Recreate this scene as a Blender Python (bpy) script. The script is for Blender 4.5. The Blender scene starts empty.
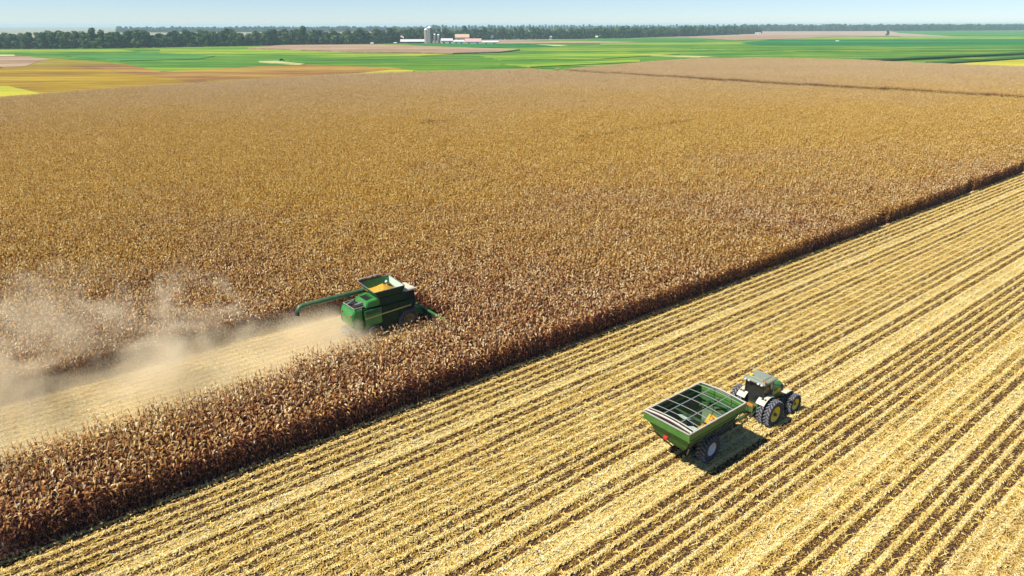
import bpy, bmesh, math, random
import numpy as np
from mathutils import Vector, Matrix
from math import sin, cos, pi, radians as R, atan, sqrt, tan

random.seed(7)
rng = np.random.default_rng(11)
sc = bpy.context.scene
COL = sc.collection

# ------------------------------------------------------------------ camera
CAM_H = 25.0
FPX = 683.0
PITCH = R(21.09)
AZ = R(50.97)          # the crop rows run along +X; the camera looks 51 degrees to their left
cam_d = bpy.data.cameras.new('camera')
cam = bpy.data.objects.new('camera', cam_d)
COL.objects.link(cam)
cam_d.sensor_width = 36.0
cam_d.lens = 36.0 * FPX / 1024.0
cam_d.clip_start = 0.5
cam_d.clip_end = 40000
fw = Vector((cos(AZ) * cos(PITCH), sin(AZ) * cos(PITCH), -sin(PITCH)))
rt = Vector((sin(AZ), -cos(AZ), 0))
up = rt.cross(fw)
ROLL = R(-0.08)
rt2 = rt * cos(ROLL) + up * sin(ROLL)
up2 = rt2.cross(fw)
cam.matrix_world = Matrix(((rt2.x, up2.x, -fw.x, 0), (rt2.y, up2.y, -fw.y, 0), (rt2.z, up2.z, -fw.z, CAM_H), (0, 0, 0, 1)))
sc.camera = cam

def at(px, py, z=0.0):
    """ground point (at height z) under a photo measurement"""
    d = fw * FPX + rt2 * (px - 512) + up2 * (288 - py)
    t = (CAM_H - z) / -d.z
    return Vector((d.x * t, d.y * t, z))

# ------------------------------------------------------------------ light
SKY_TINT = (0.98, 1.08, 1.25, 1)   # the whole sky a little cooler
SUN = Vector((-0.69, 0.22, 1.0)).normalized()
w = bpy.data.worlds.new('World'); sc.world = w; w.use_nodes = True
nt = w.node_tree
for n in list(nt.nodes): nt.nodes.remove(n)
sky = nt.nodes.new('ShaderNodeTexSky'); sky.sky_type = 'NISHITA'; sky.sun_disc = False
sky.sun_elevation = math.asin(SUN.z)
sky.sun_rotation = math.atan2(SUN.x, SUN.y)
sky.altitude = 30; sky.air_density = 0.75; sky.dust_density = 0.0; sky.ozone_density = 3.0
bg = nt.nodes.new('ShaderNodeBackground'); bg.inputs[1].default_value = 0.07
wo = nt.nodes.new('ShaderNodeOutputWorld')
tint = nt.nodes.new('ShaderNodeMix'); tint.data_type = 'RGBA'; tint.blend_type = 'MULTIPLY'; tint.inputs[0].default_value = 1.0
tint.inputs[7].default_value = SKY_TINT
nt.links.new(sky.outputs[0], tint.inputs[6]); nt.links.new(tint.outputs[2], bg.inputs[0]); nt.links.new(bg.outputs[0], wo.inputs[0])
sd = bpy.data.lights.new('sun', 'SUN'); sd.energy = 5.0; sd.angle = R(0.5); sd.color = (1.0, 0.95, 0.86)
so = bpy.data.objects.new('sun', sd); COL.objects.link(so)
so.rotation_euler = (-SUN).to_track_quat('-Z', 'Y').to_euler()
sc.view_settings.view_transform = 'Standard'
sc.view_settings.look = 'None'
sc.view_settings.gamma = 1.0
sc.view_settings.exposure = 0.55
sc.cycles.max_bounces = 6
sc.cycles.diffuse_bounces = 1
sc.cycles.volume_bounces = 3
sc.cycles.transparent_max_bounces = 12
sc.cycles.volume_step_rate = 1.0
sc.cycles.volume_max_steps = 256
sc.cycles.sample_clamp_indirect = 4

# ------------------------------------------------------------------ materials
class NB:
    def __init__(s, name):
        s.m = bpy.data.materials.new(name); s.m.use_nodes = True
        s.t = s.m.node_tree
        s.b = s.t.nodes['Principled BSDF']; s.out = s.t.nodes['Material Output']
    def n(s, typ, **kw):
        x = s.t.nodes.new(typ)
        for k, v in kw.items(): setattr(x, k, v)
        return x
    def l(s, a, b): s.t.links.new(a, b)
    def noise(s, vec, scale, detail=3, rough=0.55):
        x = s.n('ShaderNodeTexNoise'); x.inputs['Scale'].default_value = scale
        x.inputs['Detail'].default_value = detail; x.inputs['Roughness'].default_value = rough
        s.l(vec, x.inputs['Vector']); return x.outputs['Fac']
    def ramp(s, fac, stops):
        x = s.n('ShaderNodeValToRGB'); e = x.color_ramp.elements
        e[0].position, e[0].color = stops[0][0], (*stops[0][1], 1)
        e[1].position, e[1].color = stops[-1][0], (*stops[-1][1], 1)
        for p, c in stops[1:-1]:
            y = e.new(p); y.color = (*c, 1)
        s.l(fac, x.inputs[0]); return x.outputs[0]
    def mix(s, fac, a, b, mode='MIX'):
        x = s.n('ShaderNodeMix', data_type='RGBA', blend_type=mode)
        for sock, v in ((x.inputs[0], fac), (x.inputs[6], a), (x.inputs[7], b)):
            if isinstance(v, (int, float)): sock.default_value = v
            elif isinstance(v, tuple): sock.default_value = (*v, 1)
            else: s.l(v, sock)
        return x.outputs[2]
    def math(s, op, a, b=0.0, clamp=False):
        x = s.n('ShaderNodeMath', operation=op, use_clamp=clamp)
        for i, v in enumerate((a, b)):
            if isinstance(v, (int, float)): x.inputs[i].default_value = v
            else: s.l(v, x.inputs[i])
        return x.outputs[0]
    def pos(s): return s.n('ShaderNodeNewGeometry').outputs['Position']
    def scaled(s, vec, v):
        x = s.n('ShaderNodeVectorMath', operation='MULTIPLY'); s.l(vec, x.inputs[0]); x.inputs[1].default_value = v
        return x.outputs[0]
    def bump(s, h, strength, dist):
        x = s.n('ShaderNodeBump'); x.inputs['Strength'].default_value = strength; x.inputs['Distance'].default_value = dist
        s.l(h, x.inputs['Height']); s.l(x.outputs[0], s.b.inputs['Normal'])

def paint(name, col, rough=0.4, dirt=0.25, metal=0.0, dirtcol=(0.33, 0.25, 0.15), spec=0.5):
    b = NB(name)
    tc = b.n('ShaderNodeTexCoord').outputs['Object']
    f = b.noise(tc, 2.3, 5, 0.65)
    f2 = b.math('MULTIPLY', b.ramp(f, [(0.38, (0, 0, 0)), (0.68, (1, 1, 1))]), dirt)
    b.l(b.mix(f2, col, dirtcol), b.b.inputs['Base Color'])
    r = b.math('ADD', b.math('MULTIPLY', f2, 0.5), rough, True)
    b.l(r, b.b.inputs['Roughness'])
    b.b.inputs['Metallic'].default_value = metal
    b.b.inputs['Specular IOR Level'].default_value = spec
    return b.m

M = {}
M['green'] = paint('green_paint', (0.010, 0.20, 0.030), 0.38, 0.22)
M['green_dusty'] = paint('dusty_green_paint', (0.05, 0.24, 0.04), 0.5, 0.45)
M['cart_green'] = paint('cart_green_paint', (0.045, 0.165, 0.018), 0.5, 0.18)
M['dark_green'] = paint('dark_green_paint', (0.012, 0.10, 0.02), 0.5, 0.3)
M['yellow'] = paint('yellow_paint', (0.85, 0.60, 0.02), 0.4, 0.08)
M['stripe'] = paint('stripe_yellow', (0.55, 0.45, 0.10), 0.5, 0.3)
M['shade_green'] = paint('shaded_green_panel', (0.004, 0.025, 0.008), 0.6, 0.02, spec=0.15)  # green darkened to carry the shade on the combine's near side
M['shaded_rim'] = paint('dusty_shaded_rim', (0.12, 0.09, 0.03), 0.7, 0.5)  # dusty rim, with the shade under the combine darkened into its colour
M['tube_green'] = paint('dusty_tube_green', (0.03, 0.11, 0.04), 0.35, 0.25)
M['bow'] = paint('grey_bow_metal', (0.30, 0.30, 0.28), 0.5, 0.2)
M['lit_inner'] = paint('lit_inner_green', (0.012, 0.07, 0.015), 0.6, 0.15)  # sunlight put into the colour of the hopper's front slope
M['hopper_end'] = paint('lit_end_green', (0.010, 0.13, 0.015), 0.55, 0.1)  # lit copy of the hopper green, for the sunny rear slope
M['hopper'] = paint('shaded_hopper_green', (0.004, 0.022, 0.006), 0.7, 0.03)  # shaded copy of the hopper green, nearly black
M['black'] = paint('black_metal', (0.012, 0.012, 0.012), 0.5, 0.1)
M['rubber'] = paint('tyre_rubber', (0.022, 0.024, 0.030), 0.8, 0.5, dirtcol=(0.10, 0.085, 0.07))
M['lug'] = paint('tyre_lug_rubber', (0.16, 0.17, 0.21), 0.75, 0.4, dirtcol=(0.25, 0.22, 0.18))
M['cream'] = paint('cream_panel_and_glare', (0.62, 0.56, 0.40), 0.5, 0.3)  # on the fenders the cream carries sun glare on dusty green
M['white'] = paint('white_paint', (0.75, 0.74, 0.70), 0.5, 0.2)
M['rail'] = paint('pale_rail_metal', (0.42, 0.41, 0.36), 0.5, 0.3)
M['steel'] = paint('grey_steel', (0.30, 0.30, 0.31), 0.45, 0.3, 0.5)
M['roof'] = paint('dusty_grey_green_roof', (0.20, 0.25, 0.19), 0.55, 0.5)
M['red'] = paint('red_paint', (0.5, 0.03, 0.015), 0.4, 0.2)
M['orange'] = paint('orange_plastic', (0.7, 0.2, 0.02), 0.4, 0.1)
M['tarp'] = paint('pale_tarp', (0.62, 0.50, 0.42), 0.8, 0.3)
M['panel_and_patch_mint'] = paint('pale_mint_panel_and_patch', (0.52, 0.66, 0.52), 0.5, 0.2)
b = NB('tinted_glass'); b.b.inputs['Base Color'].default_value = (0.015, 0.02, 0.022, 1)
b.b.inputs['Roughness'].default_value = 0.08; b.b.inputs['Specular IOR Level'].default_value = 0.4; M['glass'] = b.m
b = NB('shelled_corn'); v = b.n('ShaderNodeTexVoronoi'); v.inputs['Scale'].default_value = 14
b.l(b.n('ShaderNodeTexCoord').outputs['Object'], v.inputs['Vector'])
b.l(b.ramp(v.outputs['Distance'], [(0, (0.80, 0.50, 0.04)), (0.6, (0.52, 0.26, 0.01))]), b.b.inputs['Base Color'])
b.bump(v.outputs['Distance'], 0.8, 0.05); b.b.inputs['Roughness'].default_value = 0.6; M['corn_grain'] = b.m

def soil_mat(name, c0, c1, c2, fine=6.0):
    b = NB(name); p = b.pos()
    f = b.noise(p, fine, 6, 0.7)
    g = b.noise(p, 0.25, 3)
    c = b.ramp(f, [(0.3, c0), (0.5, c1), (0.7, c2)])
    c = b.mix(b.ramp(g, [(0.35, (0, 0, 0)), (0.65, (0.5, 0.5, 0.5))]), c, c1)
    b.l(c, b.b.inputs['Base Color']); b.b.inputs['Roughness'].default_value = 0.95
    b.b.inputs['Specular IOR Level'].default_value = 0.1
    b.bump(f, 1.0, 0.08)
    return b.m
M['soil'] = soil_mat('dark_soil', (0.022, 0.012, 0.012), (0.045, 0.025, 0.020), (0.10, 0.06, 0.035))
M['swath'] = soil_mat('chaff_covered_soil', (0.30, 0.20, 0.10), (0.52, 0.38, 0.21), (0.72, 0.56, 0.34), 3.0)
M['lane'] = soil_mat('lane_dirt', (0.05, 0.025, 0.008), (0.09, 0.045, 0.012), (0.15, 0.08, 0.02), 1.0)

def plant_mat(name, stops, zone=False, sat=1.0, trans=0.25, redzone=None):
    """colour from the per-leaf 'tint' attribute and a slow change over the field"""
    b = NB(name)
    a = b.n('ShaderNodeAttribute', attribute_name='tint')
    r = b.n('ShaderNodeObjectInfo').outputs['Random']
    t = b.math('ADD', a.outputs['Fac'], b.math('MULTIPLY', b.math('SUBTRACT', r, 0.5), 0.10), True)
    c = b.ramp(t, stops)
    if zone:
        p = b.pos()
        g = b.noise(p, 0.035, 4, 0.6)
        sp = b.n('ShaderNodeSeparateXYZ'); b.l(p, sp.inputs[0])
        # redder colour on the harvested side, golden in the middle of the field
        d = b.math('ADD', b.math('MULTIPLY', b.math('SUBTRACT', sp.outputs['Y'], 45.0), 1 / 70.0), b.math('MULTIPLY', sp.outputs['X'], 1 / 220.0))
        z = b.math('ADD', d, b.math('MULTIPLY', b.math('SUBTRACT', g, 0.5), 2.0), True)
        c = b.mix(b.math('MULTIPLY', z, 0.85), c, b.ramp(t, [(0.0, (0.10, 0.035, 0.006)), (0.3, (0.27, 0.108, 0.009)), (0.6, (0.62, 0.325, 0.020)), (0.8, (0.83, 0.53, 0.075)), (1.0, (0.92, 0.74, 0.30))]))
        # haze over the far end painted into the leaves, paler and pinker
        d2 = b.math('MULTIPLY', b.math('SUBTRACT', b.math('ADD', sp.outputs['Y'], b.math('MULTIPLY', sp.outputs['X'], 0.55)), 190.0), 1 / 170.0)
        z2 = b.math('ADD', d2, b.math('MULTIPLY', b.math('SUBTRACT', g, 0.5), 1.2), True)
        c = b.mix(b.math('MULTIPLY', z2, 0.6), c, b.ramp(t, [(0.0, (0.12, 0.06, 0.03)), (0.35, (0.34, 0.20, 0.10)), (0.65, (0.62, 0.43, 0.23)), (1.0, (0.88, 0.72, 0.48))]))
    b.l(c, b.b.inputs['Base Color'])
    b.b.inputs['Roughness'].default_value = 0.65
    b.b.inputs['Specular IOR Level'].default_value = 0.25
    tr = b.n('ShaderNodeBsdfTranslucent'); b.l(c, tr.inputs['Color'])
    ms = b.n('ShaderNodeMixShader'); ms.inputs[0].default_value = trans
    b.l(b.b.outputs[0], ms.inputs[1]); b.l(tr.outputs[0], ms.inputs[2]); b.l(ms.outputs[0], b.out.inputs[0])
    return b.m
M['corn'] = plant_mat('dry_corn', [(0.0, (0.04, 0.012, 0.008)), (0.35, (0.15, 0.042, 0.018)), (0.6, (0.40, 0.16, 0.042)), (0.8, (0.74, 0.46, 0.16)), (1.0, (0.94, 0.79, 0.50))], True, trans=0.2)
M['straw'] = plant_mat('corn_straw', [(0.0, (0.22, 0.11, 0.03)), (0.3, (0.57, 0.345, 0.070)), (0.7, (0.88, 0.64, 0.17)), (1.0, (0.94, 0.83, 0.48))], trans=0.15)
M['straw_gold'] = plant_mat('golden_straw', [(0.0, (0.20, 0.10, 0.02)), (0.3, (0.56, 0.35, 0.08)), (0.7, (0.82, 0.61, 0.20)), (1.0, (0.92, 0.80, 0.45))], trans=0.15)

# ------------------------------------------------------------------ mesh helpers
class MB:
    def __init__(s): s.v = []; s.f = []; s.tint = []
    def add(s, vs, fs, tint=0.5):
        o = len(s.v); s.v += [tuple(q) for q in vs]; s.f += [tuple(i + o for i in f) for f in fs]; s.tint += [tint] * len(fs)
        return s
    def box(s, x0, x1, y0, y1, z0, z1, top=None):
        """axis box; top=(x0,x1,y0,y1) gives a tapered top"""
        a, bb, c, d = top or (x0, x1, y0, y1)
        vs = [(x0, y0, z0), (x1, y0, z0), (x1, y1, z0), (x0, y1, z0), (a, c, z1), (bb, c, z1), (bb, d, z1), (a, d, z1)]
        return s.add(vs, [(3, 2, 1, 0), (4, 5, 6, 7), (0, 1, 5, 4), (1, 2, 6, 5), (2, 3, 7, 6), (3, 0, 4, 7)])
    def bar(s, p, q, w_, h_=None, upv=(0, 0, 1)):
        h_ = h_ or w_; p = Vector(p); q = Vector(q); d = (q - p).normalized()
        u = Vector(upv)
        if abs(d.dot(u)) > 0.95: u = Vector((1, 0, 0))
        r = d.cross(u).normalized(); u = r.cross(d)
        vs = []
        for e in (p, q):
            for a, c in ((-1, -1), (1, -1), (1, 1), (-1, 1)): vs.append(e + r * a * w_ / 2 + u * c * h_ / 2)
        return s.add(vs, [(0, 1, 2, 3), (7, 6, 5, 4), (0, 4, 5, 1), (1, 5, 6, 2), (2, 6, 7, 3), (3, 7, 4, 0)])
    def tube(s, pts, rad, n=10, caps=True):
        pts = [Vector(p) for p in pts]
        rads = rad if isinstance(rad, (list, tuple)) else [rad] * len(pts)
        vs = []; m = len(pts)
        for i, p in enumerate(pts):
            d = (pts[min(i + 1, m - 1)] - pts[max(i - 1, 0)]).normalized()
            u = Vector((0, 0, 1)) if abs(d.z) < 0.9 else Vector((1, 0, 0))
            a = d.cross(u).normalized(); c = a.cross(d)
            for k in range(n):
                t = 2 * pi * k / n; vs.append(p + (a * cos(t) + c * sin(t)) * rads[i])
        fs = [(i * n + k, i * n + (k + 1) % n, (i + 1) * n + (k + 1) % n, (i + 1) * n + k) for i in range(m - 1) for k in range(n)]
        if caps: fs += [tuple(range(n))[::-1], tuple((m - 1) * n + k for k in range(n))]
        return s.add(vs, fs)
    def prism(s, prof, y0, y1, prof1=None):
        """profile in (x,z), extruded along y"""
        n = len(prof); prof1 = prof1 or prof
        vs = [(x, y0, z) for x, z in prof] + [(x, y1, z) for x, z in prof1]
        fs = [tuple(range(n)), tuple(range(2 * n - 1, n - 1, -1))] + [(i, n + i, n + (i + 1) % n, (i + 1) % n) for i in range(n)]
        return s.add(vs, fs)
    def lathe_y(s, prof, n=28, cx=0, cz=0):
        """profile (radius, y), turned round the y axis"""
        vs = []; m = len(prof)
        for r_, y in prof:
            for k in range(n):
                t = 2 * pi * k / n; vs.append((cx + r_ * cos(t), y, cz + r_ * sin(t)))
        return s.add(vs, [(i * n + k, i * n + (k + 1) % n, (i + 1) * n + (k + 1) % n, (i + 1) * n + k) for i in range(m - 1) for k in range(n)])
    def mesh(s, name, mat, tint=False, smooth=False):
        me = bpy.data.meshes.new(name); me.from_pydata(s.v, [], s.f); me.materials.append(mat)
        if tint:
            at_ = me.attributes.new('tint', 'FLOAT', 'FACE'); at_.data.foreach_set('value', s.tint)
        if smooth: me.polygons.foreach_set('use_smooth', [True] * len(me.polygons))
        me.update(); return me
    def obj(s, name, mat, parent=None, bevel=0.0, **kw):
        me = s.mesh(name, mat, **kw)
        bm = bmesh.new(); bm.from_mesh(me); bmesh.ops.recalc_face_normals(bm, faces=bm.faces)
        if bevel:
            bmesh.ops.bevel(bm, geom=[e for e in bm.edges if len(e.link_faces) == 2 and e.calc_face_angle(0) > 0.5], offset=bevel, segments=2, affect='EDGES', clamp_overlap=True)
        bm.to_mesh(me); bm.free()
        o = bpy.data.objects.new(name, me); COL.objects.link(o)
        if parent: o.parent = parent
        return o

def tag(o, label=None, cat=None, group=None, kind=None):
    if label: o['label'] = label
    if cat: o['category'] = cat
    if group: o['group'] = group
    if kind: o['kind'] = kind
    return o
def thing(name, label, cat, loc=(0, 0, 0), rz=0.0, group=None):
    o = bpy.data.objects.new(name, None); COL.objects.link(o); o.location = loc; o.rotation_euler = (0, 0, rz)
    o.empty_display_size = 0.2
    return tag(o, label, cat, group)
def link_mesh(name, me, parent=None, loc=(0, 0, 0), rz=0, scale=1):
    o = bpy.data.objects.new(name, me); COL.objects.link(o); o.location = loc; o.rotation_euler = (0, 0, rz)
    o.scale = scale if isinstance(scale, tuple) else (scale,) * 3
    if parent: o.parent = parent
    return o

# ------------------------------------------------------------------ scatter (stuff only)
def scatter(name, pts, rz, scl, idx, protos, label=None, cat=None):
    """one object that repeats small meshes on points: only for growth and litter nobody could count"""
    colp = bpy.data.collections.new(name + '_pieces')
    for i, me in enumerate(protos):
        o = bpy.data.objects.new('%s_piece.%03d' % (name, i), me); colp.objects.link(o)
    me = bpy.data.meshes.new(name); n = len(pts)
    me.vertices.add(n); me.vertices.foreach_set('co', np.asarray(pts, dtype=np.float32).ravel())
    for nm, typ, dat in (('rz', 'FLOAT', rz), ('scl', 'FLOAT_VECTOR', scl), ('idx', 'INT', idx)):
        a = me.attributes.new(nm, typ, 'POINT')
        a.data.foreach_set('vector' if typ == 'FLOAT_VECTOR' else 'value', np.asarray(dat).ravel())
    o = bpy.data.objects.new(name, me); COL.objects.link(o)
    g = bpy.data.node_groups.new(name + '_scatter', 'GeometryNodeTree')
    g.interface.new_socket('Geometry', in_out='INPUT', socket_type='NodeSocketGeometry')
    g.interface.new_socket('Geometry', in_out='OUTPUT', socket_type='NodeSocketGeometry')
    gi = g.nodes.new('NodeGroupInput'); go = g.nodes.new('NodeGroupOutput')
    ip = g.nodes.new('GeometryNodeInstanceOnPoints'); ci = g.nodes.new('GeometryNodeCollectionInfo')
    ci.inputs['Collection'].default_value = colp; ci.inputs['Separate Children'].default_value = True; ci.inputs['Reset Children'].default_value = True
    def attr(nm, dt):
        x = g.nodes.new('GeometryNodeInputNamedAttribute'); x.data_type = dt; x.inputs['Name'].default_value = nm; return x.outputs[0]
    cx = g.nodes.new('ShaderNodeCombineXYZ'); g.links.new(attr('rz', 'FLOAT'), cx.inputs[2])
    er = g.nodes.new('FunctionNodeEulerToRotation'); g.links.new(cx.outputs[0], er.inputs[0])
    g.links.new(gi.outputs[0], ip.inputs['Points']); g.links.new(ci.outputs[0], ip.inputs['Instance'])
    ip.inputs['Pick Instance'].default_value = True
    g.links.new(attr('idx', 'INT'), ip.inputs['Instance Index'])
    g.links.new(er.outputs[0], ip.inputs['Rotation']); g.links.new(attr('scl', 'FLOAT_VECTOR'), ip.inputs['Scale'])
    g.links.new(ip.outputs[0], go.inputs[0])
    md = o.modifiers.new('scatter', 'NODES'); md.node_group = g
    tag(o, label, cat, kind='stuff')
    return o

# ------------------------------------------------------------------ ground and field sheets
def sheet(name, pts, mat, z0, z1, kind='structure'):
    """a low slab with polygon outline pts: soil at z0, top of the crop at z1"""
    n = len(pts)
    vs = [(p[0], p[1], z0) for p in pts] + [(p[0], p[1], z1) for p in pts]
    mb = MB().add(vs, [tuple(range(n, 2 * n))] + [(i, (i + 1) % n, n + (i + 1) % n, n + i) for i in range(n)])
    o = mb.obj(name, mat); tag(o, kind=kind); return o

ROW = 0.762
EDGE = 36.70                   # line where the standing corn begins
SW0, SW1 = 44.30, 55.00        # the swath the combine is opening
HEAD_X = 30.4                  # where the uncut corn begins in front of the header

g_m = soil_mat('far_ground', (0.20, 0.20, 0.11), (0.26, 0.25, 0.15), (0.32, 0.30, 0.19), 0.02)
gb = MB(); S = 12000
gb.add([(-S, -S, 0), (S, -S, 0), (S, S, 0), (-S, S, 0)], [(0, 1, 2, 3)])
tag(gb.obj('ground', g_m), kind='structure')
gb = MB().add([(-60, -40, 0.01), (330, -40, 0.01), (330, EDGE + 0.3, 0.01), (-60, EDGE + 0.3, 0.01)], [(0, 1, 2, 3)])
tag(gb.obj('stubble_soil', M['soil']), kind='structure')
gb = MB().add([(-60, SW0, 0.02), (HEAD_X - 1, SW0, 0.02), (HEAD_X - 1, SW1, 0.02), (-60, SW1, 0.02)], [(0, 1, 2, 3)])
tag(gb.obj('harvested_swath', M['swath']), kind='structure')

def crop_mat(name, cols, fine=0.6, broad=0.02, stretch=(1, 1, 1)):
    b = NB(name); mp = b.n('ShaderNodeMapping'); mp.vector_type = 'TEXTURE'; mp.inputs['Rotation'].default_value = (0, 0, R(54)); mp.inputs['Scale'].default_value = (1, 7, 1)
    b.l(b.pos(), mp.inputs['Vector']); p = mp.outputs[0]
    f = b.noise(p, fine * .35, 5, 0.75); g = b.noise(p, broad, 6, 0.7)
    k = b.math('ADD', b.math('MULTIPLY', f, 0.4), b.math('MULTIPLY', g, 0.6))
    n = len(cols)
    b.l(b.ramp(k, [(0.44 + 0.13 * i / (n - 1), c) for i, c in enumerate(cols)]), b.b.inputs['Base Color'])
    b.b.inputs['Roughness'].default_value = 0.9; b.b.inputs['Specular IOR Level'].default_value = 0.15
    b.bump(f, 0.7, 0.5)
    return b.m
ST = (0.35, 1.6, 1)
C = {
 'green': crop_mat('soybean_green', [(0.035, 0.120, 0.008), (0.060, 0.175, 0.010), (0.11, 0.22, 0.012), (0.24, 0.30, 0.018)], 0.3, 0.028, ST),
 'lime': crop_mat('ripening_soybean', [(0.07, 0.20, 0.014), (0.19, 0.30, 0.016), (0.34, 0.37, 0.02)], 0.3, 0.03, ST),
 'limeyellow': crop_mat('yellow_green_soybean', [(0.30, 0.31, 0.02), (0.40, 0.37, 0.025), (0.48, 0.42, 0.035)], 0.3, 0.02, ST),
 'deep': crop_mat('deep_green_crop', [(0.010, 0.11, 0.016), (0.018, 0.15, 0.02), (0.04, 0.20, 0.025)], 0.2, 0.01, ST),
 'teal': crop_mat('blue_green_crop', [(0.04, 0.15, 0.022), (0.06, 0.20, 0.030), (0.10, 0.23, 0.03)], 0.2, 0.01, ST),
 'gold': crop_mat('golden_soybean', [(0.20, 0.115, 0.008), (0.29, 0.185, 0.009), (0.39, 0.27, 0.012)], 0.5, 0.02, ST),
 'olive': crop_mat('olive_soybean', [(0.17, 0.14, 0.012), (0.27, 0.20, 0.014), (0.36, 0.26, 0.02)], 0.5, 0.02, ST),
 'russet': crop_mat('russet_soybean', [(0.16, 0.075, 0.02), (0.27, 0.14, 0.035), (0.36, 0.24, 0.03)], 0.5, 0.02, ST),
 'tan': crop_mat('dry_corn_far', [(0.24, 0.155, 0.085), (0.33, 0.22, 0.125), (0.42, 0.30, 0.18)], 0.5, 0.03, ST),
 'pale': crop_mat('cut_pale_field', [(0.30, 0.22, 0.15), (0.37, 0.28, 0.20), (0.44, 0.35, 0.25)], 0.3, 0.01, ST),
 'straw': crop_mat('bare_straw_strip', [(0.30, 0.34, 0.10), (0.46, 0.44, 0.18), (0.60, 0.56, 0.32)], 0.3, 0.02),
 'ditch': crop_mat('ditch_bank', [(0.02, 0.07, 0.01), (0.03, 0.09, 0.015), (0.05, 0.12, 0.02)], 0.5, 0.03),
}
# (name, material, crop height, outline measured on the photograph)
FIELDS = [
 ('distant_field', 'pale', .1, [(740, 31.5), (1100, 30.4), (1100, 36), (740, 36)]),
 ('distant_green_field', 'teal', .3, [(890, 31.0), (1100, 30.5), (1100, 37.5), (960, 36.5), (900, 33)]),
 ('green_field', 'green', .5, [(-80, 49.8), (0, 49.2), (130, 48.0), (260, 45.6), (420, 43.2), (560, 39.8), (760, 36), (1100, 38.5), (1100, 70), (800, 62), (560, 73), (330, 88), (-80, 110)]),
 ('ripening_strip', 'lime', .6, [(740, 37.0), (1100, 36.2), (1100, 39.5), (740, 40.2)]),
 ('brown_strip', 'tan', .7, [(755, 35.0), (860, 35), (900, 36), (800, 37.4), (755, 38)]),
 ('deep_green_field', 'deep', .65, [(770, 39.6), (1100, 38.6), (1100, 45), (900, 46), (760, 45.5), (740, 43)]),
 ('ripening_strip', 'lime', .62, [(600, 43), (740, 42.2), (760, 43.4), (600, 45.4)]),
 ('brown_strip', 'tan', .9, [(440, 40.4), (600, 41.2), (640, 42.4), (500, 43.7), (440, 43.2)]),
 ('blue_green_strip', 'teal', .75, [(588, 38.6), (720, 38.2), (700, 41), (600, 41.2)]),
 ('brown_strip', 'tan', .95, [(640, 37.6), (770, 34.6), (850, 35.6), (800, 38.6), (740, 40), (690, 37.6)]),
 ('straw_strip', 'straw', .7, [(455, 43.8), (520, 43.9), (568, 45.3), (560, 46), (455, 44.9)]),
 ('farm_green_strip', 'deep', .8, [(405, 43.3), (530, 43.9), (560, 46.5), (480, 47.5), (430, 46)]),
 ('brown_field', 'tan', 1.6, [(248, 47.6), (285, 45.0), (372, 44.4), (407, 45.4), (520, 49.3), (500, 51.8), (453, 53), (352, 51.6), (262, 48.3)]),
 ('ripening_strip', 'lime', .72, [(160, 49.6), (262, 49.4), (352, 52.8), (453, 54.3), (420, 56), (260, 54.5), (160, 53)]),
 ('ripening_strip', 'lime', .74, [(-80, 50.5), (120, 49.5), (140, 52), (-80, 54)]),
 ('blue_green_strip', 'teal', .76, [(62, 56), (150, 53.5), (215, 56), (200, 59), (120, 61)]),
 ('ripening_strip', 'lime', .78, [(480, 56), (620, 52), (680, 54), (600, 59), (500, 60)]),
 ('ripening_strip', 'lime', .79, [(500, 64), (640, 60), (640, 62), (530, 67)]),
 ('tan_patch', 'russet', .8, [(480, 49.2), (512, 49.6), (512, 51), (480, 51)]),
 ('straw_strip', 'straw', .8, [(638, 54.9), (690, 55.9), (718, 57.4), (700, 57.5), (650, 55.8)]),
 ('farm_track', 'straw', .75, [(258, 61.4), (276, 61.0), (305, 64.2), (300, 65), (262, 62.4)]),
 ('olive_green_strip', 'green', .71, [(690, 47.5), (1100, 46.0), (1100, 50), (800, 51.5), (690, 49)]),
 ('straw_strip', 'straw', .6, [(-80, 55.5), (14, 54.8), (16, 56.6), (-80, 58)]),
 ('brown_field', 'tan', 1.0, [(-80, 57), (20, 56.0), (52, 59.5), (38, 62), (26, 66.5), (-80, 71)]),
 ('golden_soybean_field', 'olive', .85, [(12, 62.2), (52, 58.6), (125, 64.2), (132, 66), (76, 67.3), (0, 69.5)]),
 ('golden_soybean_field', 'gold', .9, [(-80, 71), (70, 66.2), (105, 68), (200, 82.5), (260, 80.5), (265, 84), (-80, 104)]),
 ('russet_soybean_field', 'russet', .95, [(68, 66.6), (112, 64.8), (132, 66), (162, 72.4), (262, 66.6), (308, 65), (392, 68), (410, 70.6), (350, 77), (250, 84), (200, 83.5), (150, 76.5)]),
 ('yellow_strip', 'limeyellow', 1.0, [(345, 75.2), (392, 70.3), (414, 70.8), (412, 74.2), (350, 78)]),
 ('yellow_strip', 'gold', 1.0, [(205, 80.5), (345, 75.6), (345, 79), (210, 84)]),
 ('yellow_green_field', 'limeyellow', .95, [(-80, 88), (8, 86.8), (44, 95), (-80, 103)]),
 ('ditch_bank', 'ditch', 1.5, [(860, 59.6), (1100, 49.0), (1100, 50.0), (880, 60.4)]),
 ('ditch_bank', 'ditch', 1.5, [(925, 62.6), (1100, 52.6), (1100, 53.8), (945, 63.4)]),
 ('yellow_green_field', 'limeyellow', .9, [(952, 64.5), (1100, 54.6), (1100, 72), (952, 66)]),
]
for i, (nm, mt, h, pl) in enumerate(FIELDS):
    pts = [at(x, y, h) for x, y in pl]
    sheet(nm, [(p.x, p.y) for p in pts], C[mt], -0.05 - 0.003 * i, h + 0.013 * i)

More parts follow.
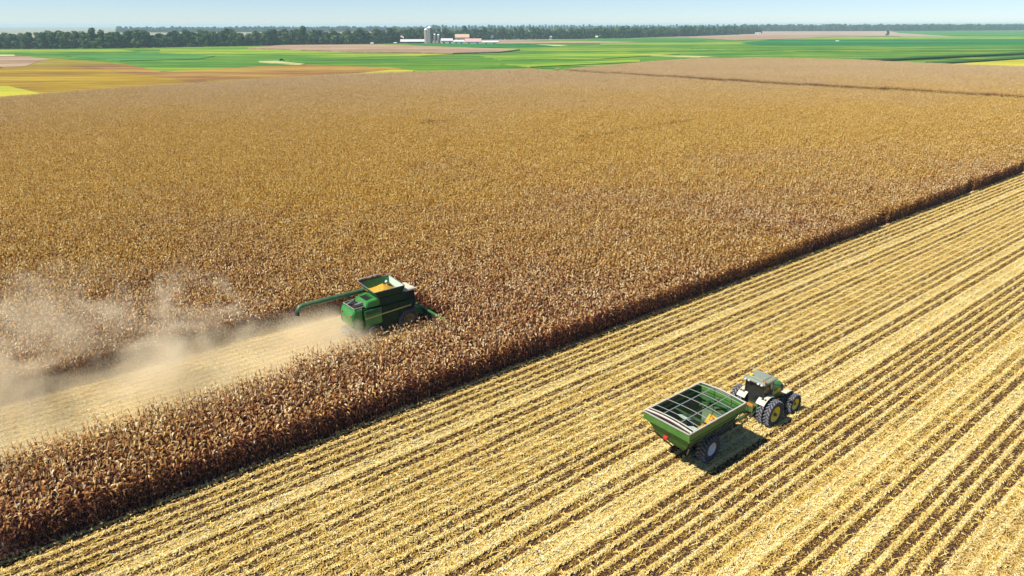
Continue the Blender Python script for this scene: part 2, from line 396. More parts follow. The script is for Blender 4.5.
# ------------------------------------------------------------------ corn
def add_leaf(mb, base, az, L, rise, width, tint, droop=1.0):
    d = Vector((cos(az), sin(az), 0)); s_ = Vector((-sin(az), cos(az), 0))
    p0 = Vector(base); p1 = p0 + d * L * 0.33 + Vector((0, 0, rise))
    p2 = p0 + d * L * 0.70 + Vector((0, 0, rise - 0.12 * droop)); p3 = p0 + d * L * 0.88 + Vector((0, 0, rise - 0.5 * droop))
    tw = random.uniform(-.5, .5); s2 = s_ + Vector((0, 0, tw))
    vs = [p0 - s_ * width * .25, p0 + s_ * width * .25, p1 - s_ * width * .5, p1 + s_ * width * .5,
          p2 - s2 * width * .45, p2 + s2 * width * .45, p3]
    mb.add(vs, [(0, 1, 3, 2), (2, 3, 5, 4), (4, 5, 6)], tint)

def corn_plant(mb, x, y, h=None, nl=12):
    h = h or random.uniform(1.9, 2.5)
    lx, ly = random.gauss(0, .05), random.gauss(0, .05)
    top = Vector((x + lx, y + ly, h)); b0 = Vector((x, y, 0))
    r_ = .018; t0 = random.uniform(-.12, .12)
    vs = [b0 + Vector((r_ * cos(a), r_ * sin(a), 0)) for a in (0, 2.1, 4.2)] + [top + Vector((.4 * r_ * cos(a), .4 * r_ * sin(a), 0)) for a in (0, 2.1, 4.2)]
    mb.add(vs, [(0, 1, 4, 3), (1, 2, 5, 4), (2, 0, 3, 5)], 0.42 + t0)
    az0 = random.uniform(0, 2 * pi)
    for i in range(nl):
        u = (i + .5) / nl
        z = h * (0.14 + 0.78 * u)
        p = b0.lerp(top, z / h)
        az = az0 + (i % 2) * pi + random.gauss(0, .6)
        tint = min(1, max(0, 0.14 + 0.56 * u * u + t0 + random.gauss(0, .17)))  # top leaves bleached; low ones also darkened for shadow contrast
        add_leaf(mb, p, az, random.uniform(.38, .62) * (1.0 - .25 * u), random.uniform(.02, .2), random.uniform(.06, .10) + .015 * u, tint, random.uniform(.35, 1.0) * (1.15 - .7 * u))
    if random.random() < .8:     # the dry ear hangs beside the stalk
        z = random.uniform(.9, 1.25); a = random.uniform(0, 2 * pi); d = Vector((cos(a), sin(a), 0)); p = b0.lerp(top, z / h)
        q = p + d * .09 + Vector((0, 0, -.24)); s_ = Vector((-sin(a), cos(a), 0)) * .035
        mb.add([p, p + d * .06 - s_ - Vector((0, 0, .08)), p + d * .06 + s_ - Vector((0, 0, .08)), q], [(0, 1, 2), (1, 3, 2)], random.uniform(.7, .95))
    for k in range(5):           # tassel
        a = random.uniform(0, 2 * pi); t = random.uniform(.05, .16); e = top + Vector((cos(a) * t, sin(a) * t, random.uniform(.12, .3)))
        s_ = Vector((-sin(a), cos(a), 0)) * .014
        mb.add([top - s_, top + s_, e + s_, e - s_], [(0, 1, 2, 3)], min(1, .78 + t0 + random.uniform(-.1, .2)))

SEG = 3.04
corn_protos = []
for k in range(18):
    mb = MB()
    for i in range(16):
        corn_plant(mb, -SEG / 2 + .095 + i * .19 + random.gauss(0, .03), random.gauss(0, .045))
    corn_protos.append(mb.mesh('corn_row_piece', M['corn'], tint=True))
plant_protos = []
for k in range(24):
    mb = MB(); corn_plant(mb, 0, 0); plant_protos.append(mb.mesh('corn_plant', M['corn'], tint=True))

# far edge of the standing corn and the lane that cuts it
far_edge = [at(x, y, 2.3) for x, y in [(-90, 105), (0, 97.2), (110, 88.2), (225, 80.2), (340, 74.6), (450, 70.2), (560, 68.4)]]
far_edge2 = [at(x, y, 2.3) for x, y in [(560, 69.4), (640, 62), (700, 58.3), (760, 57.6), (860, 59.8), (960, 64.2), (1024, 66.2), (1150, 70)]]
laneA = at(556, 69.5, 2.3); laneB = at(1024, 96.5, 2.3)
ld = (laneB - laneA); ld.z = 0; ld.normalize(); lnrm = Vector((-ld.y, ld.x, 0))
if lnrm.x < 0: lnrm = -lnrm
def inside(pts, X, Y):
    ins = np.zeros(X.shape, bool); n = len(pts)
    for i in range(n):
        x0, y0 = pts[i][0], pts[i][1]; x1, y1 = pts[(i + 1) % n][0], pts[(i + 1) % n][1]
        c = (y0 > Y) != (y1 > Y)
        with np.errstate(divide='ignore', invalid='ignore'):
            xi = (x1 - x0) * (Y - y0) / (y1 - y0) + x0
        ins ^= c & (X < xi)
    return ins
laneC = laneB + ld * 90
poly1 = [(-60, EDGE)] + [(p.x, p.y) for p in far_edge[1:]] + [(laneA.x, laneA.y), (laneC.x, laneC.y), (laneC.x, EDGE)]
poly1[0] = (far_edge[0].x - 20, EDGE); poly1.insert(1, (far_edge[0].x - 20, far_edge[0].y))
poly2 = [(laneA.x, laneA.y)] + [(p.x, p.y) for p in far_edge2] + [(laneC.x + 200, laneC.y), (laneC.x, laneC.y)]
nrow = int(420 / ROW); nseg = int(640 / SEG)
X, Y = np.meshgrid(HEAD_X + SEG / 2 + SEG * np.arange(-35, nseg - 35), EDGE + .38 + ROW * np.arange(nrow))
row_id = np.repeat(np.arange(nrow)[:, None], nseg, 1)
keep = inside(poly1, X, Y) | inside(poly2, X, Y)
keep &= ~((Y > SW0 + np.where(X > 16, ROW, 0)) & (Y < SW1) & (X < HEAD_X))
dl = np.abs((X - laneA.x) * lnrm.x + (Y - laneA.y) * lnrm.y)
keep &= dl > 6.4
# only what can be seen, with a margin for a side step
A = np.arctan2(Y, X)
keep &= (A > AZ - R(43)) & (A < AZ + R(45))
# a thin washed-out line and a bare patch in the middle of the field
def near_line(p, q, wd):
    p, q = np.array(p[:2]), np.array(q[:2]); d = (q - p); L = np.linalg.norm(d); d /= L
    s_ = (X - p[0]) * d[0] + (Y - p[1]) * d[1]; t_ = np.abs(-(X - p[0]) * d[1] + (Y - p[1]) * d[0])
    return (s_ > 0) & (s_ < L) & (t_ < wd)
keep &= ~near_line(at(578, 136.5, 2.2), at(690, 120.5, 2.2), .7)
keep &= ~(near_line(at(418, 121.5, 2.2), at(452, 121.5, 2.2), 3.0) & (rng.random(X.shape) < .55))
keep &= rng.random(X.shape) > .003
# the outermost row, near end: 300 single plants
edge_x0, n_edge = -8.0, 300
seg_lo = HEAD_X + SEG * math.ceil((edge_x0 - HEAD_X) / SEG); seg_hi = seg_lo + SEG * 19
keep &= ~((row_id == 0) & (X < seg_hi))
Xk, Yk = X[keep], Y[keep]; n = len(Xk)
pts = np.stack([Xk + rng.uniform(-.05, .05, n), Yk + rng.normal(0, .03, n), np.full(n, .01)], 1)
flip = rng.integers(0, 2, n) * pi + rng.normal(0, .01, n)
h_n = 1 + .06 * np.sin(Xk * .05 + 2 * np.sin(Yk * .03)) + rng.normal(0, .035, n)
scl = np.stack([np.ones(n), np.ones(n), h_n], 1)
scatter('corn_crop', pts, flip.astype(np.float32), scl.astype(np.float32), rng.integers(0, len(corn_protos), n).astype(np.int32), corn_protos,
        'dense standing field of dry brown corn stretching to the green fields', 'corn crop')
print('corn pieces', n)
for i in range(n_edge):
    me = plant_protos[random.randrange(len(plant_protos))]
    o = link_mesh('corn_plant', me, None, (seg_hi - .1 - i * .193 + random.gauss(0, .02), EDGE + .38 + random.gauss(0, .05), .01), random.uniform(0, 6.28), (1, 1, random.uniform(.92, 1.08)))
    tag(o, 'dry red-brown corn plant in the outermost row above the shaded edge, lower left', 'corn plant', 'corn plants in the outermost row')
# soil under the corn and the lane through it
gb = MB(); gb.add([(p[0], p[1], .006) for p in poly1], [tuple(range(len(poly1)))]); tag(gb.obj('corn_field_soil', M['soil']), kind='structure')
gb = MB(); gb.add([(p[0], p[1], .006) for p in poly2], [tuple(range(len(poly2)))]); tag(gb.obj('corn_field_soil', M['soil']), kind='structure')
q = [laneA - lnrm * 6.2, laneC - lnrm * 6.2, laneC + lnrm * 6.2, laneA + lnrm * 6.2]
gb = MB(); gb.add([(p.x, p.y, .03) for p in q], [(0, 1, 2, 3)]); tag(gb.obj('field_lane', M['lane']), kind='structure')

# ------------------------------------------------------------------ stubble and residue
def litter(mb, x, y, z, L, wd, tint, lift=.03):
    a = random.uniform(0, 2 * pi) if random.random() < .6 else random.gauss(0, .5)
    d = Vector((cos(a), sin(a), random.gauss(0, .22))) * L / 2; s_ = Vector((-sin(a), cos(a), random.gauss(0, .4))) * wd / 2
    c = Vector((x, y, z + random.random() * lift))
    mb.add([c - d - s_, c + d - s_ * .6, c + d + s_ * .6, c - d + s_], [(0, 1, 2, 3)], tint)
def stubble_piece(cover, bright=0.0, stalks=True, mat='straw'):
    """one cell: 3 m of the gap between two rows, with the row of cut stalks on its far side"""
    mb = MB()
    ph = random.uniform(0, 6)
    for i in range(1500):
        x = random.uniform(-SEG / 2, SEG / 2); y = random.uniform(-ROW / 2, ROW / 2)
        e = abs(y) / (ROW / 2)
        ridge = min(1, max(0, (e - .56) / .18))
        cv = cover * (1 + .35 * sin(x * 3.1 + ph))
        if random.random() > max(ridge, cv):
            if random.random() < .22: litter(mb, x, y, .015, random.uniform(.06, .16), random.uniform(.015, .04), min(1, max(0, random.gauss(.08, .12))), .02)
            continue
        z = .02 + .05 * ridge
        litter(mb, x, y, z, random.uniform(.06, .20), random.uniform(.02, .05), min(1, max(0, random.gauss(.42 + bright + .24 * ridge + .14 * (cover > .9), .27))), .07)
    for i in range(int(26)):
        if random.random() > max(.25, cover): continue
        litter(mb, random.uniform(-1.5, 1.5), random.uniform(-.25, .25), .05, random.uniform(.3, .6), .035, random.uniform(.4, .95), .06)
    if stalks:
        for i in range(17):
            if random.random() < .1: continue
            x = -SEG / 2 + .09 + i * .18 + random.gauss(0, .03); y = ROW / 2 + random.gauss(0, .02)
            h = random.uniform(.12, .26); a = Vector((x, y, 0)); e = a + Vector((random.gauss(.05, .06), random.gauss(0, .05), h))
            r_ = .016; t = random.uniform(.45, .95)
            vs = [a + Vector((r_ * cos(k), r_ * sin(k), 0)) for k in (0, 2.1, 4.2)] + [e + Vector((r_ * cos(k), r_ * sin(k), 0)) for k in (0, 2.1, 4.2)]
            mb.add(vs, [(0, 1, 4, 3), (1, 2, 5, 4), (2, 0, 3, 5), (3, 4, 5)], t)
            for k in range(3):
                add_leaf(mb, a + Vector((0, 0, random.uniform(.03, h * .9))), random.uniform(0, 6.28), random.uniform(.12, .28), .05, .04, min(1, random.uniform(.4, 1)), .3)
    return mb.mesh('stubble_piece', M[mat], tint=True)
LEV = [0.04, 0.18, 0.38, 0.68, 1.0]
NV = 4
stub_protos = [stubble_piece(c, .10 * (c > .9)) for c in LEV for _ in range(NV)]
stub_protos += [stubble_piece(.85, .0, False, 'straw_gold') for _ in range(NV)]      # golden rough residue
stub_protos += [stubble_piece(1.0, .22, True) for _ in range(NV)]                    # fresh swath
# how bare each gap between two rows is, read from the photograph outward from gap 0 at y = 7.4
BARE = {0: .8, 1: .75, 2: .95, 3: .9, 4: .1, 5: .85, 6: .6, 7: .35, 8: .05, 9: .2, 10: .65, 11: .8, 12: .9, 13: .9, 14: .8, 15: 1., 16: .1, 17: .05,
        18: .85, 19: .75, 20: 0, 21: .85, 22: .6, 23: .65, 24: .45, 25: .4, 26: .4, 27: .35, 28: .65, 29: .8, 30: .15, 31: .65, 32: .85, 33: .1, 34: .75, 35: .8, 36: .75, 37: .9, 38: 1.2,  # the last two gaps bare to darken the corn's shaded edge
        -1: .0, -2: .2, -3: .35, -4: .15, -5: .3, -6: .4, -7: .2}
P_, I_, S_, Z_ = [], [], [], []
def fbm1(x, s):
    return .5 + .28 * sin(x * .21 + s * 7.1) + .18 * sin(x * .53 + s * 3.3) + .14 * sin(x * 1.31 + s * 11.7)
for k in range(-58, 39):
    y = 7.4 + ROW * k
    bare = 1.12 * BARE.get(k, .25 + .35 * ((k * 37) % 10) / 10)
    for j in range(-22, 66):
        x = j * SEG
        if math.atan2(y, max(x, .01)) < AZ - R(52) and x > 60: continue
        v_ = bare + (.5 - fbm1(x, k)) * .40
        if bare < .12: v_ = bare
        if k >= 37: v_ = 1.0  # thin litter here widens the dark of the corn's shadow
        cov = 1 - (v_ if bare < .12 else .20 + .90 * v_)
        if k <= -1:
            lev = 5 if random.random() < .75 else 3
        else:
            lev = min(range(5), key=lambda q: abs(LEV[q] - cov))
        P_.append((x + random.uniform(-.1, .1), y, .012)); I_.append(lev * NV + random.randrange(NV)); Z_.append(random.gauss(0, .006)); S_.append((1.03, 1.0, random.uniform(.85, 1.3)))
for k in range(14):
    y = SW0 + ROW * (k + .5)
    for j in range(-18, 10):
        x = HEAD_X - 1.2 - SEG / 2 - SEG * (9 - j)
        if x > HEAD_X: continue
        P_.append((x, y, .024)); I_.append(6 * NV + random.randrange(NV)); Z_.append(random.gauss(0, .006)); S_.append((1.03, 1, random.uniform(.8, 1.1)))
scatter('corn_stubble', P_, np.array(Z_, np.float32), np.array(S_, np.float32), np.array(I_, np.int32), stub_protos,
        'pale cut corn stubble and straw in rows over dark soil', 'stubble')
# ------------------------------------------------------------------ vehicles
def wheel(parent, x, y, r, wd, side, rim_mat, nlug=22, rim_frac=.58, mud=False):
    """wheel (empty) is a part; its tyre and rim are sub-parts. side: -1 faces -Y"""
    wm = MB(); h = wd / 2
    prof = [(r * rim_frac, -h * .75), (r * (rim_frac + .10), -h), (r * .88, -h), (r * .95, -h * .8), (r * .96, 0), (r * .95, h * .8), (r * .88, h), (r * (rim_frac + .10), h), (r * rim_frac, h * .75), (r * rim_frac, -h * .75)]
    wm.lathe_y(prof, 30)
    tyre = wm.obj('tyre', M['rubber'], None, smooth=False)
    lg = MB()
    for k in range(nlug):
        for s in (-1, 1):
            a0 = 2 * pi * (k + (.5 if s > 0 else 0)) / nlug; a1 = a0 - .20
            p = []
            for a, yy in ((a0, s * h * .98), (a1, s * h * .02)):
                for rr in (r * .93, r * 1.02):
                    for da in (-.045, .045):
                        p.append((rr * cos(a + da), yy, rr * sin(a + da)))
            lg.add(p, [(0, 1, 3, 2), (4, 6, 7, 5), (2, 3, 7, 6), (0, 4, 5, 1), (0, 2, 6, 4), (1, 5, 7, 3)])
    tread = lg.obj('tread', M['lug'])
    rm = MB(); o_ = side * h
    rm.lathe_y([(0, o_ * .30), (r * .16, o_ * .30), (r * .18, o_ * .12), (r * rim_frac * .55, o_ * .05), (r * rim_frac * .8, o_ * .35), (r * rim_frac * 1.02, o_ * .78), (r * rim_frac * 1.02, -o_ * .7), (r * rim_frac * .8, -o_ * .4), (0, -o_ * .3)], 26)
    for k in range(8):
        a = 2 * pi * k / 8; rm.tube([(r * .25 * cos(a), o_ * .1, r * .25 * sin(a)), (r * .25 * cos(a), o_ * .32, r * .25 * sin(a))], r * .03, 6)
    rim = rm.obj('rim', rim_mat, smooth=False)
    wobj = bpy.data.objects.new('wheel', None); COL.objects.link(wobj); wobj.parent = parent; wobj.location = (x, y, r * .985)
    for q_ in (tyre, tread, rim): q_.parent = wobj
    return wobj

def make_tractor(loc):
    t = thing('tractor', 'green tractor with twin rear wheels and yellow rims towing the open grain cart', 'tractor', loc)
    m = MB(); m.box(-.75, 2.75, -.28, .28, .72, 1.15); m.box(-.45, .45, -.42, .42, .75, 1.45, (-.35, .9, -.36, .36))
    m.tube([(0, -1.6, .9), (0, 1.6, .9)], .11, 12); m.tube([(2.6, -1.5, .72), (2.6, 1.5, .72)], .09, 12)
    m.obj('chassis', M['dark_green'], t, .02)
    for y in (-1.36, 1.36): wheel(t, 0, y, .93, .40, 1 if y > 0 else -1, M['yellow'])
    for y in (-.84, .84): wheel(t, 0, y, .93, .40, 1 if y > 0 else -1, M['yellow'])
    for y in (-1.36, 1.36): wheel(t, 2.6, y, .71, .32, 1 if y > 0 else -1, M['yellow'], 20)
    for y in (-.86, .86): wheel(t, 2.6, y, .71, .32, 1 if y > 0 else -1, M['yellow'], 20)
    # bonnet: rounded, falling to the nose
    secs = [(.95, .36, 1.15, 2.12), (1.6, .37, 1.05, 2.10), (2.3, .36, 1.0, 2.0), (2.8, .33, .98, 1.84), (3.0, .27, 1.02, 1.62)]
    m = MB(); vs = []; k = 9
    for x, hw, z0, z1 in secs:
        for i in range(k):
            a = pi * i / (k - 1); vs.append((x, -hw * cos(a) if 0 < i < k - 1 else -hw * cos(a), z0 if i in (0, k - 1) else z0 + (z1 - z0) * (.55 + .45 * sin(a))))
    fs = [(j * k + i, j * k + i + 1, (j + 1) * k + i + 1, (j + 1) * k + i) for j in range(len(secs) - 1) for i in range(k - 1)]
    fs += [tuple(range(k)), tuple((len(secs) - 1) * k + i for i in range(k))] + [(j * k, (j + 1) * k, (j + 1) * k + k - 1, j * k + k - 1) for j in range(len(secs) - 1)]
    m.add(vs, fs); m.obj('bonnet', M['green'], t)
    m = MB(); m.box(3.0, 3.05, -.2, .2, 1.08, 1.5); m.obj('grille', M['black'], t)
    m = MB(); m.box(1.35, 2.4, -.385, -.375, 1.35, 1.6); m.box(1.35, 2.4, .375, .385, 1.35, 1.6); m.obj('side_stripe', M['yellow'], t)
    for y in (-.2, .2): MB().box(2.93, 3.06, y - .08, y + .08, 1.52, 1.62).obj('headlight', M['white'], t, .01)
    MB().box(2.75, 3.35, -.32, .32, .6, .95).obj('front_weight', M['dark_green'], t, .03)
    # cab
    m = MB()
    for (x0, y0, x1, y1) in ((-.38, -.68, -.42, -.64), (-.38, .68, -.42, .64), (1.0, -.5, .86, -.58), (1.0, .5, .86, .58), (.3, -.72, .3, -.66), (.3, .72, .3, .66)):
        m.bar((x0, y0, 1.4), (x1, y1, 2.88), .07)
    m.bar((-.38, -.68, 1.42), (-.38, .68, 1.42), .08); m.bar((1.0, -.5, 1.42), (1.0, .5, 1.42), .08)
    m.obj('cab_frame', M['black'], t)
    def pane(a, bq, c, d):
        mm = MB(); n_ = (Vector(bq) - Vector(a)).cross(Vector(c) - Vector(a)).normalized() * .012
        vs = [Vector(q) for q in (a, bq, c, d)] + [Vector(q) + n_ for q in (a, bq, c, d)]
        mm.add(vs, [(0, 1, 2, 3), (7, 6, 5, 4), (0, 4, 5, 1), (1, 5, 6, 2), (2, 6, 7, 3), (3, 7, 4, 0)]); mm.obj('window', M['glass'], t)
    pane((-.38, -.66, 1.45), (-.38, .66, 1.45), (-.41, .62, 2.86), (-.41, -.62, 2.86))
    pane((1.0, -.48, 1.45), (1.0, .48, 1.45), (.87, .56, 2.86), (.87, -.56, 2.86))
    for s in (-1, 1):
        pane((-.35, s * .69, 1.3), (.27, s * .72, 1.3), (.27, s * .67, 2.86), (-.38, s * .65, 2.86))
        pane((.33, s * .72, 1.2), (.97, s * .52, 1.3), (.84, s * .59, 2.86), (.33, s * .67, 2.86))
    MB().box(-.3, .8, -.6, .6, 1.1, 1.42).obj('cab_floor', M['black'], t)
    m = MB(); m.box(.05, .45, -.25, .25, 1.42, 1.85); m.box(-.05, .08, -.25, .25, 1.7, 2.35); m.obj('seat', M['black'], t, .04)
    m = MB(); m.box(-.60, 1.0, -.78, .78, 2.86, 2.96, (-.64, 1.04, -.80, .80)); m.box(-.64, 1.04, -.80, .80, 2.96, 3.03, (-.50, .90, -.66, .66))
    rf = m.obj('cab_roof', M['roof'], t, .03)
    m = MB(); m.box(-.36, .78, -.5, .5, 3.052, 3.10, (-.3, .7, -.42, .42)); m.obj('roof_hatch', M['roof'], rf, .02)
    for y in (-.6, -.35, .35, .6): MB().box(-.69, -.6, y - .07, y + .07, 2.87, 2.96).obj('work_light', M['white'], rf, .01)
    m = MB(); m.tube([(-.45, -.7, 3.02), (-.45, -.7, 3.22)], .055, 10); m.obj('beacon', M['orange'], rf)
    m = MB(); m.tube([(-.2, .45, 3.05), (-.2, .45, 3.2)], .1, 12); m.obj('receiver', M['yellow'], rf)
    # rear fenders: dusty tops with sun glare painted cream, over the inner wheels
    for s in (-1, 1):
        m = MB(); pr = []
        for i in range(9):
            a = R(62 + 80 * i / 8); pr.append((1.0 * cos(a), .98 + 1.0 * sin(a)))
        n_ = len(pr); vs = []
        for y in (s * .42, s * 1.04):
            vs += [(x, y, z) for x, z in pr] + [(x * .96, y, .93 + (z - .93) * .96) for x, z in pr]
        fs = []
        for i in range(n_ - 1):
            a0, b0, c0, d0 = i, i + 1, n_ + i, n_ + i + 1; o2 = 2 * n_
            fs += [(a0, b0, b0 + o2, a0 + o2), (c0, d0, d0 + o2, c0 + o2), (a0, b0, d0, c0), (a0 + o2, b0 + o2, d0 + o2, c0 + o2)]
        fs += [(0, n_, 3 * n_, 2 * n_), (n_ - 1, 2 * n_ - 1, 4 * n_ - 1, 3 * n_ - 1)]
        m.add(vs, fs); f = m.obj('rear_fender', M['cream'], t)
        m = MB(); m.bar((-.40, s * .72, 1.93), (-.52, s * .72, 1.86), .16, .05); m.bar((-.40, s * .92, 1.93), (-.52, s * .92, 1.86), .1, .05); m.obj('tail_lamp', M['black'], f)
        m = MB(); m.box(1.98, 2.72, s * .80 - .2, s * .80 + .2, 1.50, 1.54, (2.03, 2.66, s * .80 - .18, s * .80 + .18)); m.bar((2.5, s * .5, 1.2), (2.5, s * .8, 1.5), .05)
        m.bar((2.72, s * .80, 1.51), (2.98, s * .80, 1.36), .4, .03, (0, 0, 1))
        m.obj('front_fender', M['cream'], t)  # glossy reflection painted as a cream top
        m = MB(); m.bar((.95, s * .6, 2.45), (1.05, s * 1.05, 2.5), .03); mi = m.obj('mirror_arm', M['black'], t)
        MB().box(1.02, 1.07, s * 1.12 - .09, s * 1.12 + .09, 2.3, 2.65).obj('mirror', M['black'], mi, .01)
        m = MB()
        for zz in (.5, .78, 1.06): m.box(.55, .95, s * .72 - .14 * (s > 0), s * .72 + .14 * (s < 0) + .28 * s * 0, zz, zz + .03)
        m.bar((.55, s * .76, .45), (.55, s * .7, 1.2), .03); m.bar((.95, s * .76, .45), (.95, s * .7, 1.2), .03); m.obj('step', M['black'], t)
        MB().box(.6, 1.5, s * .5 - .17, s * .5 + .17, .6, 1.1).obj('fuel_tank', M['green'], t, .05)
    m = MB(); m.tube([(1.05, -.5, 1.5), (1.05, -.5, 2.55), (1.12, -.5, 2.68)], [.09, .06, .055], 10); m.obj('exhaust_pipe', M['steel'], t)
    m = MB(); m.bar((-.7, 0, .5), (-1.25, 0, .5), .14, .06); m.bar((-.6, -.35, .8), (-1.05, -.4, .62), .07); m.bar((-.6, .35, .8), (-1.05, .4, .62), .07); m.obj('hitch', M['black'], t)
    MB().box(-.72, -.62, -.22, .22, 1.05, 1.32).obj('rear_box', M['orange'], t, .02)
    m = MB(); m.tube([(-.7, .1, 1.1), (-.95, .15, 1.2), (-1.3, .1, .9), (-1.9, 0, .75)], .025, 6); m.obj('hose', M['black'], t)
    return t
make_tractor((38.15, 20.93, .01))

def make_cart(loc):
    t = thing('grain_cart', 'open green grain cart with a roof frame of pale bows standing in the stubble', 'grain cart', loc)
    L = [(3.42, -3.22, 2.36, 1.68), (2.92, -3.19, 2.33, 1.66)]
    L2 = [(2.92, -3.03, 2.22, 1.54), (2.0, -2.6, 2.0, 1.15), (1.1, -1.75, .9, .38)]
    def ring(z, x0, x1, h): return [(x0, -h, z), (x1, -h, z), (x1, h, z), (x0, h, z)]
    m = MB(); vs = []
    for q_ in L: vs += ring(*q_)
    for z, x0, x1, h in ((3.42, -3.14, 2.28, 1.60), (2.92, -3.03, 2.22, 1.54)): vs += ring(z, x0, x1, h)
    fs = []
    for i in range(4):
        j = (i + 1) % 4; fs += [(i, j, 4 + j, 4 + i), (8 + i, 8 + j, 12 + j, 12 + i), (i, j, 8 + j, 8 + i), (4 + i, 4 + j, 12 + j, 12 + i)]
    m.add(vs, fs); m.obj('upper_wall', M['cart_green'], t)
    m = MB(); vs = []
    for q_ in L2: vs += ring(*q_)
    for z, x0, x1, h in L2: vs += ring(z + .02, x0 + .06, x1 - .06, h - .06)
    fs = []
    for r0 in (0, 4):
        for i in range(4):
            j = (i + 1) % 4; fs += [(r0 + i, r0 + j, r0 + 4 + j, r0 + 4 + i), (12 + r0 + i, 12 + r0 + j, 16 + r0 + j, 16 + r0 + i)]
    for i in range(4): j = (i + 1) % 4; fs += [(i, j, 12 + j, 12 + i)]
    fs += [(8, 9, 10, 11), (20, 21, 22, 23)]
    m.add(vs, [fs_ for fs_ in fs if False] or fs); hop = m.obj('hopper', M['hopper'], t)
    hop.data.materials.append(M['hopper_end']); hop.data.materials.append(M['lit_inner'])
    for pf in hop.data.polygons:      # sun on the end slopes is painted in with lit copies of the green
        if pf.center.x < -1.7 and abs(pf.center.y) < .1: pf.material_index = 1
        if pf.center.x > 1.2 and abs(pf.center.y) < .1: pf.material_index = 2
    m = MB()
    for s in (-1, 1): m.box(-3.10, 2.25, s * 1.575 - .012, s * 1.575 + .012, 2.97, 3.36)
    m.box(-3.12, -3.10, -1.55, 1.55, 2.97, 3.36); m.obj('inner_shade', M['black'], t)  # black sheets put in for the shade inside the upper wall
    # ribs on the near and far slopes
    for s in (-1, 1):
        for x in (-2.6, -1.7, -.8, .1, 1.0, 1.9):
            m = MB(); m.bar((x, s * 1.56, 2.9), (x * .9, s * 1.19, 2.0), .07, .05, (1, 0, 0)); m.obj('rib', M['dark_green'], t)
    # rim rails
    h = 1.65
    for a, b_ in (((-3.22, -h, 3.45), (2.33, -h, 3.45)), ((-3.22, h, 3.45), (2.33, h, 3.45)), ((-3.22, -h, 3.452), (-3.22, h, 3.452)), ((2.33, -h, 3.452), (2.33, h, 3.452))):
        m = MB(); m.bar(a, b_, .085, .06); m.obj('rim_rail', M['rail'], t)
    for s in (-1, 1):
        m = MB(); m.bar((-3.24, s * 1.685, 2.93), (2.35, s * 1.685, 2.93), .05, .06); m.obj('lower_rail', M['cart_green'], t)
    def arch(x, n_=8, rise=.09): return [(x, -h + 2 * h * i / n_, 3.47 + rise * sin(pi * i / n_)) for i in range(n_ + 1)]
    for x in (-2.15, -1.1, -.05, 1.0, 1.9):
        m = MB(); m.tube(arch(x), .018, 6); m.obj('tarp_bow', M['bow'], t)
    for y in (-.62, .62):
        m = MB(); m.tube([(-3.1, y, 3.56), (2.28, y, 3.56)], .026, 6); m.obj('ridge_bar', M['bow'], t)
    m = MB(); m.tube(arch(-3.0, 8, .12), .06, 8); m.obj('rolled_tarp', M['tarp'], t)
    for x, mt_, wd in ((-2.72, 'rail', .04), (2.26, 'rail', .05)):
        m = MB(); m.tube(arch(x, 8, .11), wd, 6); m.obj('end_bow', M[mt_], t)
    m = MB(); pr = arch(-3.2, 8, .13); vs = [(x, y, z + .02) for x, y, z in pr] + [(x, y, 3.4) for x, y, z in pr] + [(x + .04, y, z + .02) for x, y, z in pr] + [(x + .04, y, 3.4) for x, y, z in pr]
    m.add(vs, [(i, i + 1, 10 + i, 9 + i) for i in range(8)] + [(18 + i, 19 + i, 28 + i, 27 + i) for i in range(8)] + [(i, i + 1, 19 + i, 18 + i) for i in range(8)]); m.obj('end_cap', M['black'], t)
    # inside
    m = MB(); m.bar((2.15, -1.2, 3.0), (1.9, .2, 2.4), .10); m.bar((2.15, .1, 3.0), (1.6, 1.1, 2.3), .10); m.bar((1.8, -1.42, 2.8), (1.8, 1.42, 2.8), .07); m.obj('inner_brace', M['dark_green'], t)
    m = MB(); m.bar((-.5, -1.4, 2.7), (-.5, 1.4, 2.7), .09); m.bar((-1.9, -1.35, 2.6), (-1.9, 1.35, 2.6), .08); m.obj('inner_brace', M['dark_green'], t)
    for (x0, y0) in ((-.55, .55), (-1.2, -.65)):  # pale plates added as bright patches on the hopper slopes
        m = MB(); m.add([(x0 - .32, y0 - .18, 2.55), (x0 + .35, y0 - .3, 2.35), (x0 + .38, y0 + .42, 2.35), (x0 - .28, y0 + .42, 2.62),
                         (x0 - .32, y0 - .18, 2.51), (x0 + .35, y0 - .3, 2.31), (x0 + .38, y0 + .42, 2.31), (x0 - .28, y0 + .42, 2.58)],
                        [(0, 1, 2, 3), (7, 6, 5, 4), (0, 4, 5, 1), (1, 5, 6, 2), (2, 6, 7, 3), (3, 7, 4, 0)]); m.obj('bright_patch', M['panel_and_patch_mint'], t)
    m = MB(); nn = 12; vs = []
    for j in range(nn + 1):
        for i in range(nn + 1):
            u, v_ = i / nn * 2 - 1, j / nn * 2 - 1; x = 1.15 + u * .6; y = -.2 + v_ * .6
            vs.append((x, y, max(1.35 + .95 * max(0, 1 - sqrt(u * u + v_ * v_)), 1.16 + max(0, x - .84) * .80, 1.14 + max(0, abs(y) - .33) * 1.2) + random.uniform(0, .04)))
    m.add(vs, [(j * (nn + 1) + i, j * (nn + 1) + i + 1, (j + 1) * (nn + 1) + i + 1, (j + 1) * (nn + 1) + i) for j in range(nn) for i in range(nn)])
    tag(m.obj('corn_heap', M['corn_grain'], t), 'small heap of yellow shelled corn inside the cart')
    for y in (-.92, .92): wheel(t, 0, y, .86, .62, 1 if y > 0 else -1, M['white'], 20, .50)
